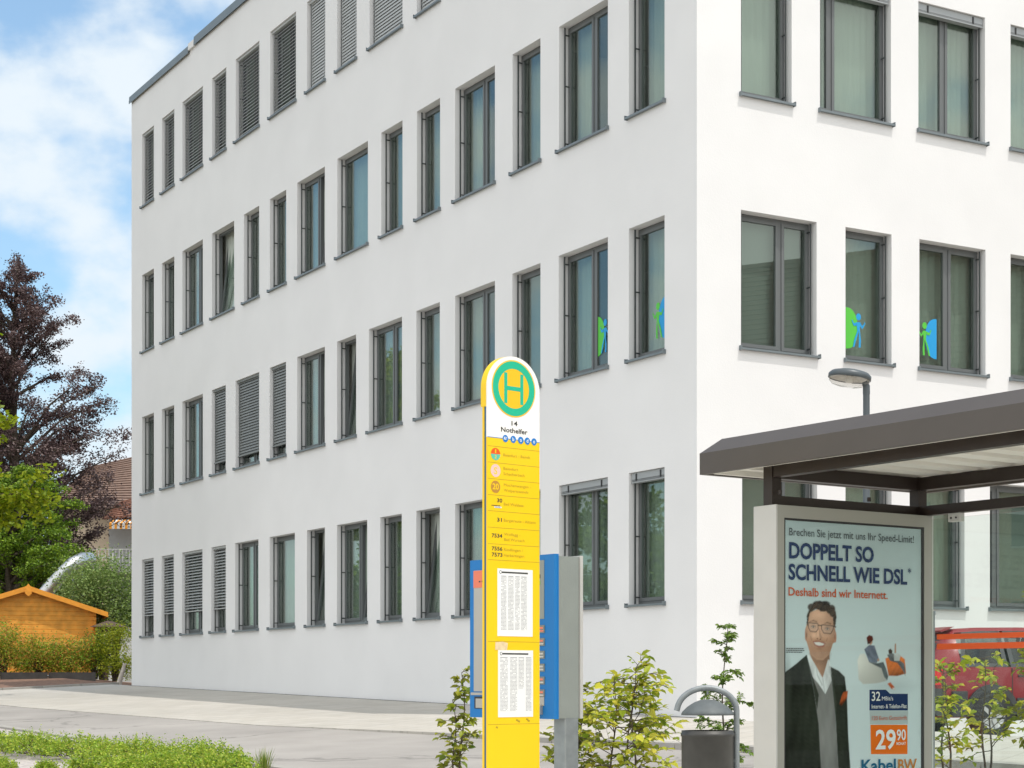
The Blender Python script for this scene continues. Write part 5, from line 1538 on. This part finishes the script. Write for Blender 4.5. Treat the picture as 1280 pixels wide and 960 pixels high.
sapling(1188, 15.3, 0.14, 0.30, 'yellow green sapling close to the right edge of the poster case', 'yellow', 15, 2, 0.08, 0.08, twigs=15, side=2, gapf=0.6)
sapling(1230, 15.8, 0.20, 0.36, 'yellow green sapling in front of the red car rear wheel', 'yellow', 16, 2, 0.08, 0.10, twigs=13, side=2, gapf=0.65)
sapling(1300, 15.2, 0.74, 0.46, 'tall green sapling cut off by the right edge of the picture', 'olive', 17, 2, 0.08, 0.2, twigs=16, lean=-0.02, side=2)

def mound_hedge(name, label, path, hgt, rad, leafkey, n, sz, seed, cat='hedge', wob=0.25, group=None):
    """clipped low hedge: leafy shoots spread through a bumpy volume along a path"""
    rr = random.Random(seed)
    o = Vector((path[0][0], path[0][1], gz(*path[0])))
    t = thing(name, label, cat, o, 0, group)
    b = MB(); wood = MB()
    segs = [(Vector((*p, 0)), Vector((*q_, 0))) for p, q_ in zip(path, path[1:])]
    lens = [(q_-p).length for p, q_ in segs]; tot = sum(lens)
    for i in range(n):
        s = rr.uniform(0, tot); k = 0
        while s > lens[k] and k < len(lens)-1: s -= lens[k]; k += 1
        p, q_ = segs[k]; c = p.lerp(q_, s/max(1e-6, lens[k])); d = (q_-p).normalized(); nn = Vector((-d.y, d.x, 0))
        th = rr.uniform(0, math.pi); r = math.sqrt(rr.uniform(0.30, 1.0))
        wv = 0.95 + wob*noise.noise(Vector((c.x*2.3, c.y*2.3, seed))) + wob*1.2*noise.noise(Vector((c.x*6, c.y*6, seed+3)))
        end = min(1, 0.35+min(sum(lens[:k])+s, tot-sum(lens[:k])-s)/(rad*1.3)) if tot > rad else 1
        pos = c + nn*(math.cos(th)*rad*r*wv*end) + Vector((0,0,max(0.015, math.sin(th)**0.8*hgt*r*wv*end)))
        pos.z += gz(c.x, c.y); pos -= o
        # a shoot: several small leaves round a short upright twig
        ax = Vector((rr.gauss(0,0.28)+math.cos(th)*0.5*nn.x, rr.gauss(0,0.28)+math.cos(th)*0.5*nn.y, 1)).normalized()
        nj = rr.randint(3, 8)
        for j in range(nj):
            quadleaf(b, pos + ax*(sz*0.42*j) + Vector((rr.gauss(0,sz*0.16), rr.gauss(0,sz*0.16), 0)), rr, sz*(1.1-0.5*j/nj), 0.5, 0.25)
        if i % 14 == 0:
            wood.tube([(c-o)*1.0 + Vector((0,0,gz(c.x,c.y)))*1.0, pos], 0.004, 4, cap=False)
    wood.build('twigs', M['bark'], t)
    b.build('foliage', LV[leafkey], t)
    return t
def gp(px, py):
    """point of the ground seen at a pixel of the reference frame"""
    lo, hi = 6.0, 80.0
    for _ in range(50):
        m = (lo+hi)/2; x = (px-640)/FPX*m
        if (851-py)/FPX*m > gz(x, m): lo = m
        else: hi = m
    return at(px, lo)
p0, p1, p2, p3 = gp(-30, 938), gp(90, 947), gp(210, 955), gp(306, 962)
mound_hedge('box_hedge', 'long clipped green box hedge along the road edge, rear row', [p0, p1, p2, p3], 0.20, 0.27, 'box', 3600, 0.038, 21, wob=0.55)
mound_hedge('box_hedge', 'front row of green box hedge beside the gravel gap', [gp(96, 970), gp(200, 976), gp(318, 982)], 0.20, 0.25, 'box', 2600, 0.038, 22, wob=0.55)
mound_hedge('box_bush', 'small single box bush between two patches of gravel', [gp(52, 970), gp(64, 971)], 0.16, 0.15, 'box', 420, 0.032, 23, 'bush')
mound_hedge('box_bush', 'box bush at the lower left corner beside the gravel', [gp(-20, 964), gp(12, 967)], 0.16, 0.20, 'box', 500, 0.032, 24, 'bush')
# a tuft of grass at the end of the hedge
tx, ty = gp(330, 966)
tuft = thing('grass_tuft', 'tuft of long grass at the right end of the box hedge', 'grass tuft', (tx, ty, gz(tx, ty)))
b = MB(); rr = random.Random(3)
for i in range(70):
    a = rr.uniform(0, 6.28); r = rr.uniform(0, 0.07); h = rr.uniform(0.12, 0.28); ln = rr.uniform(0.02, 0.12)
    p = Vector((r*math.cos(a), r*math.sin(a), 0)); q_ = p + Vector((ln*math.cos(a), ln*math.sin(a), h)); s = Vector((-math.sin(a), math.cos(a), 0))*0.004
    m = p.lerp(q_, 0.55) + Vector((0,0,0.03))
    b.add([p-s, p+s, m+s*0.8, m-s*0.8, q_], [(0,1,2,3),(3,2,4)])
b.build('blades', LV['grass'], tuft)

def bush(name, label, px, Y, pyc, rx_px, ry_px, leafkey, n, sz, seed, cat='bush', group=None, extra=None, lump=0.55, thick=1.0):
    """shrub or far tree crown: leafy sprays on branches that fan out from the foot; sizes given at depth Y"""
    rr = random.Random(seed)
    x, y = at(px, Y); g = gz(x, y)
    t = thing(name, label, cat, (x, y, g), 0, group)
    k = Y/FPX
    cz = (851-pyc)*k - g; rx, rz = rx_px*k, ry_px*k; ry = rx*thick
    wood = MB(); b = MB(); ex = MB()
    nb = 26
    tips = []
    for i in range(nb):
        a = i*2.4+rr.uniform(-0.3, 0.3); u = rr.uniform(-0.75, 1.0); s = math.sqrt(max(0, 1-u*u))
        f = 1 + lump*noise.noise(Vector((math.cos(a)*1.7, math.sin(a)*1.7, u*1.7+seed)))
        tip = Vector((rx*s*math.cos(a)*f, ry*s*math.sin(a)*f, cz+rz*u*f))
        base = Vector((rr.uniform(-0.08,0.08), rr.uniform(-0.08,0.08), 0)); mid = Vector((tip.x*0.35, tip.y*0.35, max(0.1, cz*0.55+tip.z*0.2)))
        wood.tube([base, mid, tip], [0.03*(0.4+rx*0.35), 0.016*(0.4+rx*0.35), 0.005], 6, cap=False)
        tips.append((mid, tip))
    for i in range(n):
        mid, tip = tips[rr.randrange(nb)]
        f = rr.uniform(0.15, 1.06)**0.6
        sc = 0.30*min(rx, rz)*(0.55+0.6*(1-abs(f-0.75)))
        p = mid.lerp(tip, f) + Vector((rr.gauss(0,sc), rr.gauss(0,sc), rr.gauss(0,sc*0.8)))
        if p.z < 0.02: p.z = rr.uniform(0.02, 0.3)
        quadleaf(b, p, rr, sz, 0.6, 0.5)
    if extra:
        for i in range(extra[1]):
            mid, tip = tips[rr.randrange(nb)]
            p = tip + (tip-mid).normalized()*0.05
            d = (tip-mid).normalized()
            for j in range(26): quadleaf(ex, p + d*(j*0.009) + Vector((rr.gauss(0,0.018), rr.gauss(0,0.018), rr.gauss(0,0.018))), rr, 0.03, 0.8, 0.2)
    wood.build('branches', M['bark'], t)
    b.build('foliage', LV[leafkey], t)
    if extra: ex.build('flowers', LV[extra[0]], t)
    return t
bush('flowering_bush', 'big grey green bush with purple flowers beside the white office wall', 128, 56.5, 752, 46, 52, 'buddleia', 16000, 0.085, 31, extra=('purple', 11), thick=0.7)
bush('garden_bush', 'pale green bush in front of the house terrace railing', 92, 63.0, 712, 36, 24, 'buddleia', 3000, 0.09, 37)
bush('border_shrub', 'lime yellow shrub at the corner of the white office wall', 144, 51.3, 816, 22, 30, 'lime', 5500, 0.06, 32)
bush('border_shrub', 'fresh green shrub under the right eave of the orange shed', 118, 51.6, 818, 17, 25, 'dark', 1700, 0.06, 33)
bush('border_shrub', 'russet and green shrub before the right half of the shed wall', 84, 51.4, 822, 26, 23, 'hedge', 6500, 0.06, 34)
bush('border_shrub', 'russet shrub before the middle of the shed wall, left of its neighbour', 47, 51.4, 823, 25, 22, 'hedge', 6200, 0.06, 35)
bush('border_shrub', 'green shrub with tall shoots at the left edge of the border', 4, 51.4, 813, 26, 36, 'hedge', 6500, 0.06, 36)

def tree(name, label, px, Y, trunk_px_r, levels, leafkey, n, sz, seed, flat=0.35, spray=0.5, base_py=None, up=0.35, dense=3.0, zj=0.2, subs=6):
    """broadleaf tree: trunk, rising limbs, drooping sprays. levels = [(pixel row, reach in pixels)] at depth Y"""
    rr = random.Random(seed)
    x, y = at(px, Y); g = gz(x, y); k = Y/FPX
    t = thing(name, label, 'tree', (x, y, g))
    zt = (851-levels[0][0])*k - g
    wood = MB(); b = MB()
    pts = [Vector((0.12*math.sin(i*1.3+seed), 0.12*math.cos(i*1.1), -0.3 + (zt+0.3)*i/8)) for i in range(9)]
    wood.tube(pts, [trunk_px_r*k*(1-0.9*i/8) for i in range(9)], 9)
    sprays = []
    for (pa, ra), (pb, rb) in zip(levels, levels[1:]):
        za, zb2 = (851-pa)*k-g, (851-pb)*k-g
        cnt = max(4, int((za-zb2)/(0.42*spray) * dense))
        for i in range(cnt):
            f = (i+rr.random())/cnt; z = za+(zb2-za)*f; reach = (ra+(rb-ra)*f)*k*rr.uniform(0.62, 1.12)
            a = rr.uniform(0, 2*math.pi)
            tip = Vector((math.cos(a)*reach, math.sin(a)*reach, z+rr.uniform(-zj, zj)))
            s0 = Vector((0, 0, max(0.4, z - reach*up)))
            mid = s0.lerp(tip, 0.55) + Vector((0,0,reach*0.12))
            wood.tube([s0, mid, tip], [0.035+0.018*reach, 0.02+0.006*reach, 0.008], 5, cap=False)
            ld = (tip-s0).normalized()
            for m in range(subs):
                f2 = 0.22+0.78*(m+rr.random())/subs
                q0 = s0.lerp(mid, f2/0.55) if f2 < 0.55 else mid.lerp(tip, (f2-0.55)/0.45)
                dd = (ld*0.8 + Vector((rr.gauss(0,0.55), rr.gauss(0,0.55), rr.gauss(0.12,0.4)))).normalized()
                l2 = min(1.5*spray, (0.30+0.12*rr.random())*(reach+0.4*spray))*rr.uniform(0.6, 1.1)
                q1 = q0+dd*l2*0.55; q2 = q1+(dd+Vector((0,0,-0.45))).normalized()*l2*0.45
                wood.tube([q0, q1, q2], [0.014, 0.008, 0.003], 4, cap=False)
                sprays.append((q0, q1, q2, l2))
    ws = [s[3] for s in sprays]
    pick = rr.choices(sprays, ws, k=n//5)
    for s0, mid, tip, l2 in pick:
        f = rr.uniform(0.1, 1.0)
        c = (s0.lerp(mid, f/0.55) if f < 0.55 else mid.lerp(tip, (f-0.55)/0.45))
        sc = 0.13*l2*(1.15-0.75*f)
        c = c + Vector((rr.gauss(0,sc), rr.gauss(0,sc), rr.gauss(0,sc*flat)))
        for j in range(5):
            quadleaf(b, c + Vector((rr.gauss(0,sz*0.9), rr.gauss(0,sz*0.9), rr.gauss(0,sz*0.6))), rr, sz, 0.65, 0.5)
    wood.build('trunk', M['bark'], t)
    b.build('crown', LV[leafkey], t)
    return t
tree('copper_beech', 'large dark copper beech with purple brown leaves behind the garden', 18, 66.0, 9, [(338, 6), (372, 40), (430, 78), (500, 100), (580, 126), (640, 134), (690, 126), (725, 90)], 'copper', 135000, 0.095, 41, flat=1.0, spray=0.8, dense=5.0, zj=0.7, up=0.65)
tree('maple_tree', 'bright yellow green maple reaching in from the left edge', -62, 40.0, 8, [(380, 46), (430, 58), (500, 62), (530, 82), (580, 96), (612, 98), (650, 70)], 'maple', 22000, 0.13, 42, flat=0.5, spray=0.8)
tree('garden_tree', 'dense deep green tree behind the orange shed', 14, 62.0, 7, [(592, 30), (620, 62), (660, 80), (700, 90), (745, 90), (820, 80)], 'dark', 100000, 0.095, 43, flat=0.8, spray=0.6, dense=5.0)

# ------------------------------------------------------------------ across the street: what the panes mirror
oh = thing('street_house', 'rendered house with brown tiled roof across the street, mirrored in the sunny windows', 'house', (37, 20, gz(37, 20)))
ho = -gz(37, 20)
b = MB(); b.box(-4.5, 5, -13, 13, -1, ho+9.0); b.build('wall', M['cream'], oh)
b = MB()
for s in (-1, 1):
    e = -5.2 if s < 0 else 5.7
    A, B_, C_, D_ = (e, -13.4*s, ho+8.9), (e, 13.4*s, ho+8.9), (0.25, 13.4*s, ho+14.2), (0.25, -13.4*s, ho+14.2)
    tiles(b, B_, A, D_, C_, 26)
b.build('roof', M['tile'], oh)
for y in (-9, -5.5, -2, 1.5, 5, 8.5):
    for z in (ho+0.9, ho+3.9, ho+6.6):
        w_ = MB(); w_.box(-4.56, -4.49, y, y+1.1, z, z+1.4); w_.build('window', M['anthracite'], oh)
        w_ = MB(); w_.box(-4.62, -4.57, y-0.03, y+1.13, z-0.06, z); w_.build('sill', M['whitewall'], oh)
for (px_, Y_, s_) in ((-520, 36.0, 51), (-900, 34.0, 52), (-470, 46.0, 53)):
    tree('street_tree', {51: 'broad green tree across the road, mirrored in the lower windows', 52: 'leafy roadside tree further along the road, out of the picture', 53: 'green tree beyond the road bend, mirrored in the far windows'}[s_], px_, Y_, 12,
         [(851-FPX*5.2/Y_, 20), (851-FPX*4.2/Y_, FPX*1.7/Y_), (851-FPX*2.6/Y_, FPX*2.3/Y_), (851-FPX*0.9/Y_, FPX*2.0/Y_)], 'dark', 9000, 0.20, s_, flat=0.8, spray=1.2)
